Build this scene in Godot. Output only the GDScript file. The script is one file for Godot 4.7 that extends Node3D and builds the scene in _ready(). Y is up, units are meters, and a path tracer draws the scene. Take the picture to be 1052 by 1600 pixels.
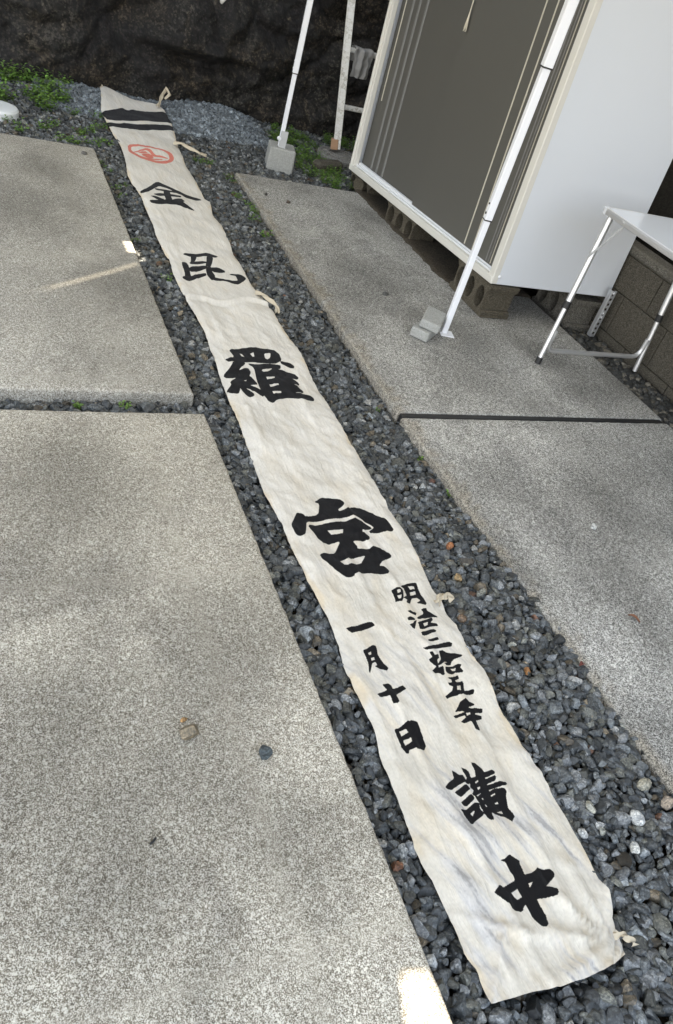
extends Node3D

# ---------------------------------------------------------------- helpers
var used := {}
var mats := {}
var rnd := RandomNumberGenerator.new()

func lin(r: float, g: float, b: float) -> Color:
	return Color(r, g, b).linear_to_srgb()

func numbered(called: String) -> String:
	if not used.has(called):
		used[called] = 0
		return called
	used[called] += 1
	return "%s_%03d" % [called, used[called]]

func tag(o: Node3D, label: String, category: String, group := "", kind := "") -> Node3D:
	if label != "":
		o.set_meta("label", label)
	if category != "":
		o.set_meta("category", category)
	if group != "":
		o.set_meta("group", group)
	if kind != "":
		o.set_meta("kind", kind)
	return o

func thing(called: String, label: String, category: String, at := Vector3.ZERO, turn := 0.0, group := "") -> Node3D:
	var o := Node3D.new()
	o.name = numbered(called)
	add_child(o, true)
	o.position = at
	o.rotation.y = turn
	tag(o, label, category, group)
	return o

func obj(called: String, st, m: Material, parent: Node3D = self) -> MeshInstance3D:
	var o := MeshInstance3D.new()
	o.name = numbered(called) if parent == self else called
	if st is SurfaceTool:
		o.mesh = st.commit()
	else:
		o.mesh = st
	o.material_override = m
	parent.add_child(o, true)
	return o

func mb() -> SurfaceTool:
	var st := SurfaceTool.new()
	st.begin(Mesh.PRIMITIVE_TRIANGLES)
	return st

func tri(st: SurfaceTool, a: Vector3, b: Vector3, c: Vector3, na: Vector3, nb: Vector3, nc: Vector3, col := Color.WHITE) -> void:
	st.set_color(col)
	if (b - a).cross(c - a).dot(na + nb + nc) > 0.0:
		st.set_normal(na); st.add_vertex(a)
		st.set_normal(nc); st.add_vertex(c)
		st.set_normal(nb); st.add_vertex(b)
	else:
		st.set_normal(na); st.add_vertex(a)
		st.set_normal(nb); st.add_vertex(b)
		st.set_normal(nc); st.add_vertex(c)

# a flat convex face turned away from the point inside
func face(st: SurfaceTool, pts: Array, inside: Vector3, col := Color.WHITE) -> void:
	var a: Vector3 = pts[0]
	var n: Vector3 = (pts[1] - a).cross(pts[2] - a)
	if n.length() < 1e-12 and pts.size() > 3:
		n = (pts[2] - a).cross(pts[3] - a)
	n = n.normalized()
	if n.dot(a - inside) < 0.0:
		n = -n
	for i in range(1, pts.size() - 1):
		tri(st, a, pts[i], pts[i + 1], n, n, n, col)

# a box with chamfered edges, in a frame
func box(st: SurfaceTool, c: Vector3, size: Vector3, bev := 0.004, f := Basis.IDENTITY, top := Vector2.ONE) -> void:
	var h := size * 0.5
	bev = minf(bev, minf(h.x, minf(h.y, h.z)) * 0.9)
	var p := {}
	for sx in [-1, 1]:
		for sy in [-1, 1]:
			for sz in [-1, 1]:
				var tx: float = top.x if sy > 0 else 1.0
				var tz: float = top.y if sy > 0 else 1.0
				for k in 3:
					var v := Vector3(sx * (h.x * tx - (0.0 if k == 0 else bev)), sy * (h.y - (0.0 if k == 1 else bev)), sz * (h.z * tz - (0.0 if k == 2 else bev)))
					p[[sx, sy, sz, k]] = c + f * v
	for s in [-1, 1]:
		face(st, [p[[s, -1, -1, 0]], p[[s, 1, -1, 0]], p[[s, 1, 1, 0]], p[[s, -1, 1, 0]]], c)
		face(st, [p[[-1, s, -1, 1]], p[[1, s, -1, 1]], p[[1, s, 1, 1]], p[[-1, s, 1, 1]]], c)
		face(st, [p[[-1, -1, s, 2]], p[[1, -1, s, 2]], p[[1, 1, s, 2]], p[[-1, 1, s, 2]]], c)
	if bev > 0.0:
		for s in [-1, 1]:
			for t in [-1, 1]:
				face(st, [p[[s, t, -1, 0]], p[[s, t, 1, 0]], p[[s, t, 1, 1]], p[[s, t, -1, 1]]], c)
				face(st, [p[[s, -1, t, 0]], p[[s, 1, t, 0]], p[[s, 1, t, 2]], p[[s, -1, t, 2]]], c)
				face(st, [p[[-1, s, t, 1]], p[[1, s, t, 1]], p[[1, s, t, 2]], p[[-1, s, t, 2]]], c)
				for u in [-1, 1]:
					face(st, [p[[s, t, u, 0]], p[[s, t, u, 1]], p[[s, t, u, 2]]], c)

# a box laid from one point to another, w wide across "side" and d deep
func bar(st: SurfaceTool, a: Vector3, b: Vector3, w: float, d: float, side := Vector3.RIGHT, bev := 0.002) -> void:
	var y := (b - a).normalized()
	var z := side.cross(y).normalized()
	var x := y.cross(z)
	box(st, (a + b) * 0.5, Vector3(w, (b - a).length(), d), bev, Basis(x, y, z))

func tube(st: SurfaceTool, pts: Array, r: float, n := 14, caps := true) -> void:
	var rings := []
	var x := Vector3.ZERO
	for i in pts.size():
		var d: Vector3 = (pts[mini(i + 1, pts.size() - 1)] - pts[maxi(i - 1, 0)]).normalized()
		if i == 0:
			x = d.cross(Vector3.UP if absf(d.y) < 0.9 else Vector3.RIGHT).normalized()
		x = (x - d * x.dot(d)).normalized()
		var y := d.cross(x)
		var ring := []
		for k in n:
			var a := TAU * k / n
			ring.append(x * cos(a) + y * sin(a))
		rings.append(ring)
	for i in pts.size() - 1:
		for k in n:
			var m := (k + 1) % n
			var a: Vector3 = pts[i] + rings[i][k] * r
			var b: Vector3 = pts[i] + rings[i][m] * r
			var c: Vector3 = pts[i + 1] + rings[i + 1][m] * r
			var d: Vector3 = pts[i + 1] + rings[i + 1][k] * r
			tri(st, a, b, c, rings[i][k], rings[i][m], rings[i + 1][m])
			tri(st, a, c, d, rings[i][k], rings[i + 1][m], rings[i + 1][k])
	if caps:
		for e in [0, pts.size() - 1]:
			var inside: Vector3 = pts[1] if e == 0 else pts[pts.size() - 2]
			var ring := []
			for k in n:
				ring.append(pts[e] + rings[e][k] * r)
			face(st, ring, inside)

# points along a rounded corner path
func rounded(pts: Array, r: float, n := 7) -> Array:
	var out := [pts[0]]
	for i in range(1, pts.size() - 1):
		var p: Vector3 = pts[i]
		var a: Vector3 = p + (pts[i - 1] - p).normalized() * r
		var b: Vector3 = p + (pts[i + 1] - p).normalized() * r
		for k in n + 1:
			var t := float(k) / n
			out.append(a.lerp(p, t).lerp(p.lerp(b, t), t))
	out.append(pts[pts.size() - 1])
	return out

# a lathe round the y axis: profile of Vector2(radius, height)
func lathe(st: SurfaceTool, prof: Array, n := 40, at := Vector3.ZERO) -> void:
	for i in prof.size() - 1:
		var p: Vector2 = prof[i]
		var q: Vector2 = prof[i + 1]
		var d := (q - p).normalized()
		for k in n:
			var a := TAU * k / n
			var b := TAU * (k + 1) / n
			var na := Vector3(cos(a) * d.y, -d.x, sin(a) * d.y)
			var nb := Vector3(cos(b) * d.y, -d.x, sin(b) * d.y)
			var pa := at + Vector3(cos(a) * p.x, p.y, sin(a) * p.x)
			var pb := at + Vector3(cos(b) * p.x, p.y, sin(b) * p.x)
			var qa := at + Vector3(cos(a) * q.x, q.y, sin(a) * q.x)
			var qb := at + Vector3(cos(b) * q.x, q.y, sin(b) * q.x)
			if p.x > 0.0:
				tri(st, pa, pb, qb, na, nb, nb)
			if q.x > 0.0:
				tri(st, pa, qb, qa, na, nb, na)

# a smooth grid of nu x nv points; up says roughly which way it faces
func sheet(nu: int, nv: int, v: PackedVector3Array, up: Vector3, col := PackedColorArray(), uv := PackedVector2Array(), into: ArrayMesh = null, rows := Vector2i(0, 0)) -> ArrayMesh:
	var nrm := PackedVector3Array()
	nrm.resize(v.size())
	for j in nv:
		for i in nu:
			var a := v[j * nu + mini(i + 1, nu - 1)] - v[j * nu + maxi(i - 1, 0)]
			var b := v[mini(j + 1, nv - 1) * nu + i] - v[maxi(j - 1, 0) * nu + i]
			nrm[j * nu + i] = a.cross(b)
	var sum := Vector3.ZERO
	for n in nrm:
		sum += n
	var s := 1.0 if sum.dot(up) > 0.0 else -1.0
	for i in nrm.size():
		nrm[i] = (nrm[i] * s).normalized()
		if nrm[i] == Vector3.ZERO:
			nrm[i] = up
	var idx := PackedInt32Array()
	var j0 := rows.x
	var j1 := rows.y if rows.y > 0 else nv - 1
	for j in range(j0, j1):
		for i in nu - 1:
			var a := j * nu + i
			if s > 0.0:
				idx.append_array([a, a + nu, a + 1, a + 1, a + nu, a + nu + 1])
			else:
				idx.append_array([a, a + 1, a + nu, a + 1, a + nu + 1, a + nu])
	var arr := []
	arr.resize(Mesh.ARRAY_MAX)
	arr[Mesh.ARRAY_VERTEX] = v
	arr[Mesh.ARRAY_NORMAL] = nrm
	arr[Mesh.ARRAY_INDEX] = idx
	if col.size():
		arr[Mesh.ARRAY_COLOR] = col
	if uv.size():
		arr[Mesh.ARRAY_TEX_UV] = uv
	var m := into if into else ArrayMesh.new()
	m.add_surface_from_arrays(Mesh.PRIMITIVE_TRIANGLES, arr)
	return m

func noise(sd: int, freq: float, oct := 3, kind := FastNoiseLite.TYPE_SIMPLEX_SMOOTH) -> FastNoiseLite:
	var n := FastNoiseLite.new()
	n.seed = sd
	n.noise_type = kind
	n.frequency = freq
	n.fractal_type = FastNoiseLite.FRACTAL_FBM if oct > 1 else FastNoiseLite.FRACTAL_NONE
	n.fractal_octaves = oct
	return n

func mat(col: Color, rough := 0.7, metal := 0.0) -> StandardMaterial3D:
	var m := StandardMaterial3D.new()
	m.albedo_color = col
	m.roughness = rough
	m.metallic = metal
	return m

func triplanar(m: StandardMaterial3D, tex: Texture2D, metres: float, world := true) -> StandardMaterial3D:
	m.albedo_texture = tex
	m.uv1_triplanar = true
	m.uv1_world_triplanar = world
	m.uv1_scale = Vector3.ONE / metres
	return m

func relief(m: StandardMaterial3D, tex: Texture2D, cm: float) -> StandardMaterial3D:
	m.heightmap_enabled = true
	m.heightmap_texture = tex
	m.heightmap_scale = cm
	return m

# ---------------------------------------------------------------- textures
func grey_tex(n: FastNoiseLite, size := 512) -> ImageTexture:
	return ImageTexture.create_from_image(n.get_seamless_image(size, size))

# speckle of washed aggregate: grains of several tones, 1.0 = the mean tone
func speckle(size: int, grain: float, sd: int, ramp: Gradient, pebbles := false) -> ImageTexture:
	var a := noise(sd, 1.0 / grain, 1, FastNoiseLite.TYPE_CELLULAR)
	a.cellular_return_type = FastNoiseLite.RETURN_CELL_VALUE
	a.cellular_jitter = 1.0
	var b := noise(sd + 1, 1.0 / (grain * 0.5), 2)
	var c := noise(sd + 2, 1.0 / (grain * 9.0), 3)
	var e := noise(sd, 1.0 / grain, 1, FastNoiseLite.TYPE_CELLULAR)
	e.cellular_return_type = FastNoiseLite.RETURN_DISTANCE2_SUB
	e.cellular_jitter = 1.0
	var ie := e.get_seamless_image(size, size).get_data()
	var ia := a.get_seamless_image(size, size).get_data()
	var ib := b.get_seamless_image(size, size).get_data()
	var ic := c.get_seamless_image(size, size).get_data()
	var d := noise(sd + 3, 1.0 / (grain * 2.4), 1, FastNoiseLite.TYPE_CELLULAR)
	d.cellular_return_type = FastNoiseLite.RETURN_CELL_VALUE
	var id := d.get_seamless_image(size, size).get_data()
	var lut := PackedByteArray()
	for i in 256:
		var k := ramp.sample(i / 255.0)
		lut.append_array([k.r8, k.g8, k.b8])
	var out := PackedByteArray()
	out.resize(size * size * 3)
	for i in size * size:
		var v := clampi(int(ia[i] * 0.84 + (ib[i] - 128) * 0.16 + (ic[i] - 128) * 0.3 + 38 - maxi(0, 70 - ie[i])), 0, 255) * 3
		if pebbles and id[i] > 243:
			v = clampi(id[i] - 45 + (ib[i] - 128) / 4, 0, 255) * 3
		out[i * 3] = lut[v]
		out[i * 3 + 1] = lut[v + 1]
		out[i * 3 + 2] = lut[v + 2]
	var im := Image.create_from_data(size, size, false, Image.FORMAT_RGB8, out)
	return ImageTexture.create_from_image(im)

func ramp(stops: Array) -> Gradient:
	var g := Gradient.new()
	var o := PackedFloat32Array()
	var c := PackedColorArray()
	for s in stops:
		o.append(s[0])
		c.append(s[1])
	g.offsets = o
	g.colors = c
	return g

func grey(v: float, warm := 0.0) -> Color:
	return Color(v * (1.0 + warm), v, v * (1.0 - warm * 1.6))

# ---------------------------------------------------------------- heights of the place
var lumps: FastNoiseLite

func sm(a: float, b: float, x: float) -> float:
	return smoothstep(a, b, x)

func gravel_y(x: float, z: float) -> float:
	var y := -0.038 + lumps.get_noise_2d(x, z) * 0.012
	y += 0.034 * sm(1.25, 1.6, x) * sm(-2.3, -1.2, z)
	y += 0.1 * exp(-(pow((x - 1.95) / 0.33, 2.0) + pow((z + 6.6) / 0.4, 2.0)))
	y += 0.05 * exp(-(pow((x - 0.85) / 0.4, 2.0) + pow((z + 6.6) / 0.3, 2.0)))
	return y

# ---------------------------------------------------------------- the banner
const LEFT_EDGE := [1075,7003,1069,6857,1041,6585,991,6223,990,6004,999,5828,1006,5645,1016,5473,1007,5310,993,5152,967,4920,980,4748,988,4583,983,4259,972,4052,977,3855,990,3783,971,3604,973,3381,982,3243,994,3037,982,2869,973,2723,966,2591,959,2364,957,2268,952,2159,944,2016,936,1886,945,1747,941,1592,945,1497,948,1448,961,1336,959,1240,942,1125,943,1046,948,981,944,926,931,850,933,746,920,626,925,533,925,421,920,383,932,341,926,281]
const RIGHT_EDGE := [1494,6475,1497,6243,1488,6060,1458,5833,1437,5648,1416,5384,1410,5261,1413,4922,1407,4740,1431,4708,1392,4486,1404,4331,1385,4045,1371,3911,1373,3724,1374,3513,1393,3346,1393,3086,1411,2946,1393,2672,1396,2531,1389,2379,1385,2119,1379,1924,1378,1807,1384,1734,1395,1656,1384,1561,1362,1444,1359,1395,1367,1349,1362,1297,1367,1249,1360,1192,1357,1145,1363,1059,1350,946,1354,780,1359,730,1354,628,1351,508,1345,406,1321,337,1308,291,1299,280]
const NEAR_EDGE := [926,281,1021,276,1100,266,1180,265,1258,270,1299,280]
const FAR_EDGE := [1075,7003,1069,6788,1152,6693,1264,6635,1326,6627,1418,6621,1467,6586,1494,6475]
const PRINT_X0 := 0.86
const PRINT_W := 0.66
const PRINT_Z0 := -7.0
const PRINT_L := 2.2667
const PRINT_M := 0.2

var prints: Array[Image] = []

func at_z(edge: Array, z: float) -> float:
	for i in range(0, edge.size() - 2, 2):
		var za: float = -edge[i + 1] * 0.001
		var zb: float = -edge[i + 3] * 0.001
		if z <= zb or i + 4 >= edge.size():
			return lerpf(edge[i], edge[i + 2], clampf((z - za) / (zb - za), 0.0, 1.0)) * 0.001
	return 0.0

func at_x(edge: Array, x: float) -> float:
	for i in range(0, edge.size() - 2, 2):
		var xa: float = edge[i] * 0.001
		var xb: float = edge[i + 2] * 0.001
		if x <= xb or i + 4 >= edge.size():
			return -lerpf(edge[i + 1], edge[i + 3], clampf((x - xa) / (xb - xa), 0.0, 1.0)) * 0.001
	return 0.0

# fills a polygon, given in millimetres to the right and away, on the printed cloth
func ink(tone: String, mm: Array) -> void:
	var col: Color = {"K": Color(0.075, 0.073, 0.075, 1.0), "B": Color(0.068, 0.07, 0.088, 1.0), "R": Color(0.78, 0.33, 0.26, 0.72), "W": Color(0, 0, 0, 0)}[tone]
	for part in 3:
		var im: Image = prints[part]
		var pts := PackedVector2Array()
		var lo := 1e9
		var hi := -1e9
		for i in range(0, mm.size(), 2):
			var q := Vector2((mm[i] * 0.001 - PRINT_X0) / PRINT_W * im.get_width(), (-mm[i + 1] * 0.001 - PRINT_Z0 - part * PRINT_L + PRINT_M) / (PRINT_L + 2.0 * PRINT_M) * im.get_height())
			pts.append(q)
			lo = minf(lo, q.y)
			hi = maxf(hi, q.y)
		if hi < 0.0 or lo > im.get_height():
			continue
		if pts.size() > 4:
			# the brush rounds its corners a little
			var soft := PackedVector2Array()
			for i in pts.size():
				var a := pts[i]
				var b := pts[(i + 1) % pts.size()]
				var cut := 0.18 if mm[1] > 1700 else 0.1
				soft.append(a.lerp(b, cut))
				soft.append(a.lerp(b, 1.0 - cut))
			pts = soft
		if tone != "W":
			var grown := Geometry2D.offset_polygon(pts, 1.3 if mm[1] > 1700 else 0.35)
			if grown.size() == 1:
				pts = grown[0]
				lo -= 2.0
				hi += 2.0
		for y in range(maxi(0, int(floor(lo))), mini(im.get_height() - 1, int(ceil(hi))) + 1):
			var xs := PackedFloat32Array()
			for i in pts.size():
				var a := pts[i]
				var b := pts[(i + 1) % pts.size()]
				if (a.y <= y + 0.5) != (b.y <= y + 0.5):
					xs.append(a.x + (y + 0.5 - a.y) / (b.y - a.y) * (b.x - a.x))
			xs.sort()
			for k in range(0, xs.size() - 1, 2):
				var x0 := int(round(xs[k]))
				var x1 := int(round(xs[k + 1]))
				if x1 > x0:
					im.fill_rect(Rect2i(x0, y, x1 - x0, 1), col)

func letters() -> void:
	ink("K", [994,4658,1041,4720,1125,4878,1154,4894,1194,4829,1249,4772,1300,4729,1343,4720,1375,4688,1344,4672,1310,4671,1275,4685,1238,4719,1191,4779,1136,4822,1093,4750,1038,4667,1000,4634])
	ink("K", [1098,4756,1141,4754,1193,4754,1230,4753,1222,4730,1150,4722,1103,4725])
	ink("K", [1148,4733,1185,4732,1173,4656,1166,4551,1127,4537,1136,4652])
	ink("K", [1071,4650,1112,4677,1179,4683,1243,4692,1239,4664,1162,4639,1094,4621])
	ink("K", [1044,4602,1074,4614,1101,4586,1120,4571,1079,4547])
	ink("K", [1164,4578,1211,4627,1236,4642,1248,4596,1205,4565,1170,4552])
	ink("K", [1025,4527,1057,4539,1119,4567,1196,4589,1233,4594,1233,4575,1278,4499,1278,4485,1247,4492,1197,4529,1153,4524,1077,4497,1034,4493])
	ink("K", [1074,3847,1089,3860,1166,3866,1213,3886,1263,3851,1242,3828,1223,3832,1200,3845,1136,3825,1098,3827])
	ink("K", [1112,3830,1141,3830,1123,3782,1098,3740,1083,3730,1103,3777])
	ink("K", [1200,3845,1230,3834,1203,3752,1182,3704,1162,3713,1183,3775])
	ink("K", [1086,3745,1110,3765,1176,3774,1178,3753,1101,3727,1084,3723])
	ink("K", [1041,3734,1065,3749,1069,3699,1058,3607,1065,3568,1033,3535,1010,3556,1015,3577,1032,3588])
	ink("K", [1063,3669,1098,3701,1164,3721,1170,3694,1084,3640,1068,3636])
	ink("K", [1165,3700,1187,3712,1181,3662,1187,3608,1165,3570,1150,3614,1154,3670])
	ink("K", [1184,3697,1225,3707,1257,3668,1223,3651,1186,3656])
	ink("K", [1058,3593,1088,3613,1145,3643,1145,3620,1092,3581,1039,3536,1022,3539])
	ink("K", [1167,3604,1185,3601,1250,3581,1303,3586,1306,3621,1305,3641,1275,3648,1281,3659,1339,3667,1361,3639,1342,3608,1293,3547,1268,3551,1228,3570,1177,3568])
	ink("K", [1088,2870,1134,2882,1188,2892,1270,2890,1290,2854,1283,2798,1255,2777,1213,2771,1144,2777,1099,2758,1061,2763,1031,2758,1020,2772,1032,2782,1069,2799,1060,2857,1075,2870])
	ink("K", [1278,2793,1318,2778,1330,2761,1323,2740,1306,2744,1275,2774])
	ink("K", [1050,2758,1096,2766,1101,2749,1066,2711,1058,2697,1101,2714,1107,2684,1092,2657,1102,2650,1116,2600,1092,2597,1077,2598,1111,2567,1124,2560,1123,2527,1111,2517,1082,2565,1052,2575,1080,2541,1075,2516,1051,2507,1038,2526,1028,2566,1020,2545,1011,2528,981,2535,968,2546,1000,2588,1000,2609,1038,2645,994,2637,985,2662,1016,2702,1043,2739])
	ink("K", [1116,2751,1148,2756,1212,2768,1267,2764,1261,2740,1239,2726,1260,2728,1311,2697,1321,2671,1313,2655,1292,2656,1276,2667,1306,2635,1309,2618,1297,2609,1276,2616,1307,2580,1310,2563,1294,2555,1270,2560,1273,2552,1328,2539,1340,2515,1332,2494,1313,2495,1249,2511,1219,2510,1165,2493,1144,2472,1129,2483,1124,2515,1119,2576,1122,2634,1132,2704,1131,2725,1118,2737])
	ink("W", [1100,2834,1110,2833,1115,2810,1103,2812])
	ink("W", [1149,2838,1168,2851,1165,2823,1156,2817])
	ink("W", [1216,2847,1249,2855,1236,2816,1220,2803,1210,2809])
	ink("W", [1059,2623,1076,2632,1071,2622])
	ink("W", [1164,2713,1216,2733,1217,2727,1198,2707,1169,2696])
	ink("W", [1169,2659,1210,2665,1207,2653,1169,2641])
	ink("W", [1165,2600,1208,2608,1207,2597,1166,2581])
	ink("W", [1164,2550,1204,2555,1203,2544,1165,2532])
	ink("K", [1102,1847,1118,1858,1137,1872,1168,1864,1199,1858,1210,1837,1206,1828,1175,1808,1176,1793,1222,1807,1237,1814,1268,1802,1297,1777,1325,1753,1339,1729,1348,1694,1341,1686,1310,1686,1284,1681,1247,1685,1281,1708,1272,1721,1225,1768,1165,1760,1097,1751,1037,1754,1018,1706,1007,1686,990,1675,975,1682,973,1715,978,1736,1000,1768,1018,1795,1035,1791,1043,1775,1094,1780,1118,1838])
	ink("K", [1036,1732,1072,1732,1175,1738,1213,1751,1248,1732,1269,1708,1254,1700,1223,1694,1217,1681,1241,1670,1240,1658,1226,1646,1167,1648,1175,1623,1171,1607,1213,1604,1237,1613,1263,1602,1284,1570,1277,1561,1252,1556,1216,1527,1238,1514,1241,1497,1228,1482,1166,1494,1112,1493,1103,1480,1081,1479,1069,1491,1044,1537,1025,1567,1026,1584,1039,1594,1063,1589,1081,1589,1125,1645,1092,1642,1077,1636,1059,1647,1043,1689])
	ink("W", [1096,1700,1156,1703,1147,1684,1102,1679])
	ink("W", [1085,1555,1134,1566,1186,1571,1155,1537,1093,1532])
	ink("K", [1216,1417,1230,1422,1255,1422,1257,1413,1240,1378,1233,1369,1216,1368,1207,1366,1211,1378,1214,1394])
	ink("K", [1258,1433,1273,1435,1313,1434,1313,1417,1308,1384,1310,1347,1303,1339,1279,1354,1295,1359,1290,1376,1270,1375,1254,1354,1243,1359,1255,1373,1240,1378,1260,1389,1264,1422])
	ink("W", [1233,1413,1246,1414,1241,1401,1230,1399])
	ink("W", [1224,1390,1239,1391,1234,1380,1223,1377])
	ink("W", [1279,1424,1301,1422,1299,1412,1281,1410])
	ink("W", [1276,1401,1297,1402,1293,1389,1273,1388])
	ink("K", [1231,1324,1241,1326,1256,1312,1249,1303,1237,1314])
	ink("K", [1220,1300,1229,1302,1243,1291,1237,1286,1218,1291])
	ink("K", [1215,1273,1227,1275,1236,1283,1244,1285,1220,1251,1217,1255])
	ink("K", [1281,1325,1299,1327,1297,1316,1318,1291,1318,1284,1304,1287,1271,1288,1254,1287,1249,1293,1282,1308])
	ink("K", [1249,1275,1267,1279,1298,1286,1296,1275,1283,1267,1300,1256,1300,1248,1269,1250,1244,1245,1238,1248,1242,1273])
	ink("W", [1259,1268,1277,1271,1271,1260,1258,1256])
	ink("K", [1235,1235,1279,1237,1284,1230,1278,1225,1237,1218,1233,1222])
	ink("K", [1238,1199,1273,1203,1274,1193,1244,1190,1237,1192])
	ink("K", [1211,1175,1225,1173,1305,1181,1311,1174,1303,1163,1230,1163,1218,1165])
	ink("K", [1222,1154,1232,1154,1232,1140,1247,1143,1244,1132,1231,1123,1223,1096,1219,1080,1204,1080,1200,1091,1220,1102,1210,1123,1210,1132,1223,1136])
	ink("K", [1255,1154,1266,1155,1274,1144,1297,1136,1322,1127,1316,1122,1287,1117,1267,1106,1253,1114,1235,1105,1220,1102,1249,1126])
	ink("K", [1250,1109,1275,1110,1267,1100,1251,1100])
	ink("K", [1246,1095,1269,1094,1293,1099,1300,1094,1291,1085,1294,1071,1289,1068,1268,1072,1255,1068,1247,1070,1241,1082])
	ink("K", [1210,1092,1240,1099,1232,1072,1224,1069,1215,1081])
	ink("W", [1260,1087,1279,1088,1272,1078,1263,1079])
	ink("K", [1236,1060,1249,1058,1272,1061,1270,1051,1254,1047,1255,1039,1277,1041,1275,1030,1268,1010,1296,1008,1296,1002,1288,994,1249,1000,1218,999,1204,998,1204,1006,1228,1014,1238,1028,1226,1033,1226,1041,1241,1041,1244,1051])
	ink("W", [1248,1026,1262,1027,1256,1012,1243,1013])
	ink("K", [1237,978,1256,983,1260,977,1274,965,1274,960,1258,959,1250,955,1294,946,1289,935,1266,937,1261,933,1282,926,1277,917,1256,916,1252,887,1247,882,1240,887,1239,916,1216,912,1209,919,1230,928,1229,936,1198,934,1197,941,1235,945,1230,951,1208,952,1226,967])
	ink("W", [1236,941,1248,940,1247,934,1234,932])
	ink("K", [1000,1283,1032,1285,1079,1293,1088,1290,1094,1279,1050,1267,1014,1264,1005,1273])
	ink("K", [1020,1196,1036,1200,1056,1210,1064,1206,1064,1193,1059,1177,1064,1148,1071,1125,1065,1118,1044,1126,1034,1136,1043,1140,1041,1152,1029,1148,1009,1117,1009,1124,1018,1150,1022,1177])
	ink("W", [1033,1186,1043,1189,1040,1179,1032,1178])
	ink("W", [1033,1166,1044,1168,1043,1159,1031,1156])
	ink("K", [1029,1073,1049,1072,1053,1064,1050,1051,1083,1055,1088,1042,1061,1034,1049,1028,1046,1003,1037,999,1029,1002,1031,1031,999,1029,996,1040,1032,1049])
	ink("K", [1000,928,1015,930,1047,944,1062,946,1076,939,1076,924,1074,891,1074,872,1060,859,1041,864,1041,867,1018,867,1014,859,1005,859,1000,873,1001,900])
	ink("W", [1012,921,1033,925,1035,913,1014,908])
	ink("W", [1013,896,1037,898,1035,887,1012,880])
	ink("K", [1112,790,1116,786,1122,771,1131,769,1130,760,1128,754,1136,743,1133,740,1126,742,1124,749,1099,743,1075,734,1069,738,1063,745,1078,755,1101,764])
	ink("K", [1080,726,1123,742,1130,730,1127,727,1094,713,1086,718])
	ink("K", [1086,699,1126,715,1130,705,1126,700,1096,687,1090,690])
	ink("K", [1073,681,1088,677,1123,691,1132,687,1128,671,1134,661,1126,655,1098,646,1085,639,1079,642,1076,656])
	ink("K", [1141,792,1149,782,1152,771,1149,756,1164,757,1171,775,1173,798,1182,795,1193,778,1195,764,1217,764,1223,757,1217,751,1190,750,1189,746,1217,748,1218,742,1212,735,1187,732,1185,729,1214,730,1237,724,1238,717,1231,715,1183,716,1182,712,1200,716,1224,707,1226,699,1218,689,1209,660,1213,635,1197,623,1189,633,1168,644,1153,657,1150,641,1146,637,1139,638,1135,645,1132,677,1134,706,1128,714,1138,722,1132,731,1136,740,1130,752,1136,758,1138,782])
	ink("W", [1094,666,1110,672,1109,668,1096,658])
	ink("W", [1152,742,1163,746,1162,741,1153,738])
	ink("W", [1152,728,1159,728,1158,723,1151,721])
	ink("W", [1138,708,1153,712,1152,710,1140,705])
	ink("W", [1147,697,1151,698,1151,694,1147,692])
	ink("W", [1146,679,1149,680,1150,673,1146,673])
	ink("W", [1179,701,1193,704,1192,700,1179,697])
	ink("W", [1178,679,1189,681,1188,676,1178,675])
	ink("W", [1168,654,1187,657,1185,647])
	ink("K", [1114,543,1126,544,1142,550,1148,542,1161,531,1157,525,1152,496,1176,497,1190,501,1198,505,1202,501,1221,493,1230,485,1230,480,1221,472,1189,459,1208,454,1214,448,1213,440,1204,434,1195,434,1165,438,1150,440,1150,423,1152,401,1145,385,1137,380,1128,383,1120,399,1118,415,1119,438,1110,433,1106,428,1097,426,1091,429,1080,438,1070,453,1054,479,1065,485,1073,490,1078,489,1081,483,1121,491,1124,494,1124,533,1121,538])
	ink("W", [1096,468,1119,474,1119,454,1105,451])
	ink("W", [1150,477,1163,477,1149,467])
	ink("B", [984,6171,1094,6254,1153,6326,1198,6304,1231,6339,1326,6369,1434,6405,1496,6413,1502,6328,1505,6186,1387,6159,1291,6123,1186,6070,1074,6013,1004,5991,992,6079])
	ink("B", [980,5942,1065,5954,1175,6009,1276,6040,1371,6081,1495,6138,1495,6052,1427,6003,1367,5970,1313,5961,1228,5919,1130,5890,1046,5882,986,5866])
	ink("R", [1069,5530,1140,5562,1221,5560,1297,5525,1343,5464,1347,5383,1317,5301,1257,5239,1207,5227,1147,5244,1107,5282,1071,5344,1052,5392])
	ink("W", [1086,5503,1150,5523,1230,5515,1289,5485,1319,5429,1312,5356,1287,5309,1225,5281,1164,5293,1116,5331,1086,5385,1075,5438])
	ink("R", [1075,5392,1138,5455,1187,5504,1208,5485,1223,5394,1260,5400,1302,5367,1295,5350,1251,5373,1209,5364,1192,5445,1176,5465,1133,5430,1082,5386])
	ink("R", [1131,5373,1178,5414,1205,5386,1204,5339,1176,5314,1154,5327,1133,5339])
	ink("R", [1113,5406,1167,5442,1180,5425,1134,5388])
	ink("R", [1129,5314,1192,5315,1260,5338,1256,5318,1187,5290,1133,5296])

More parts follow.
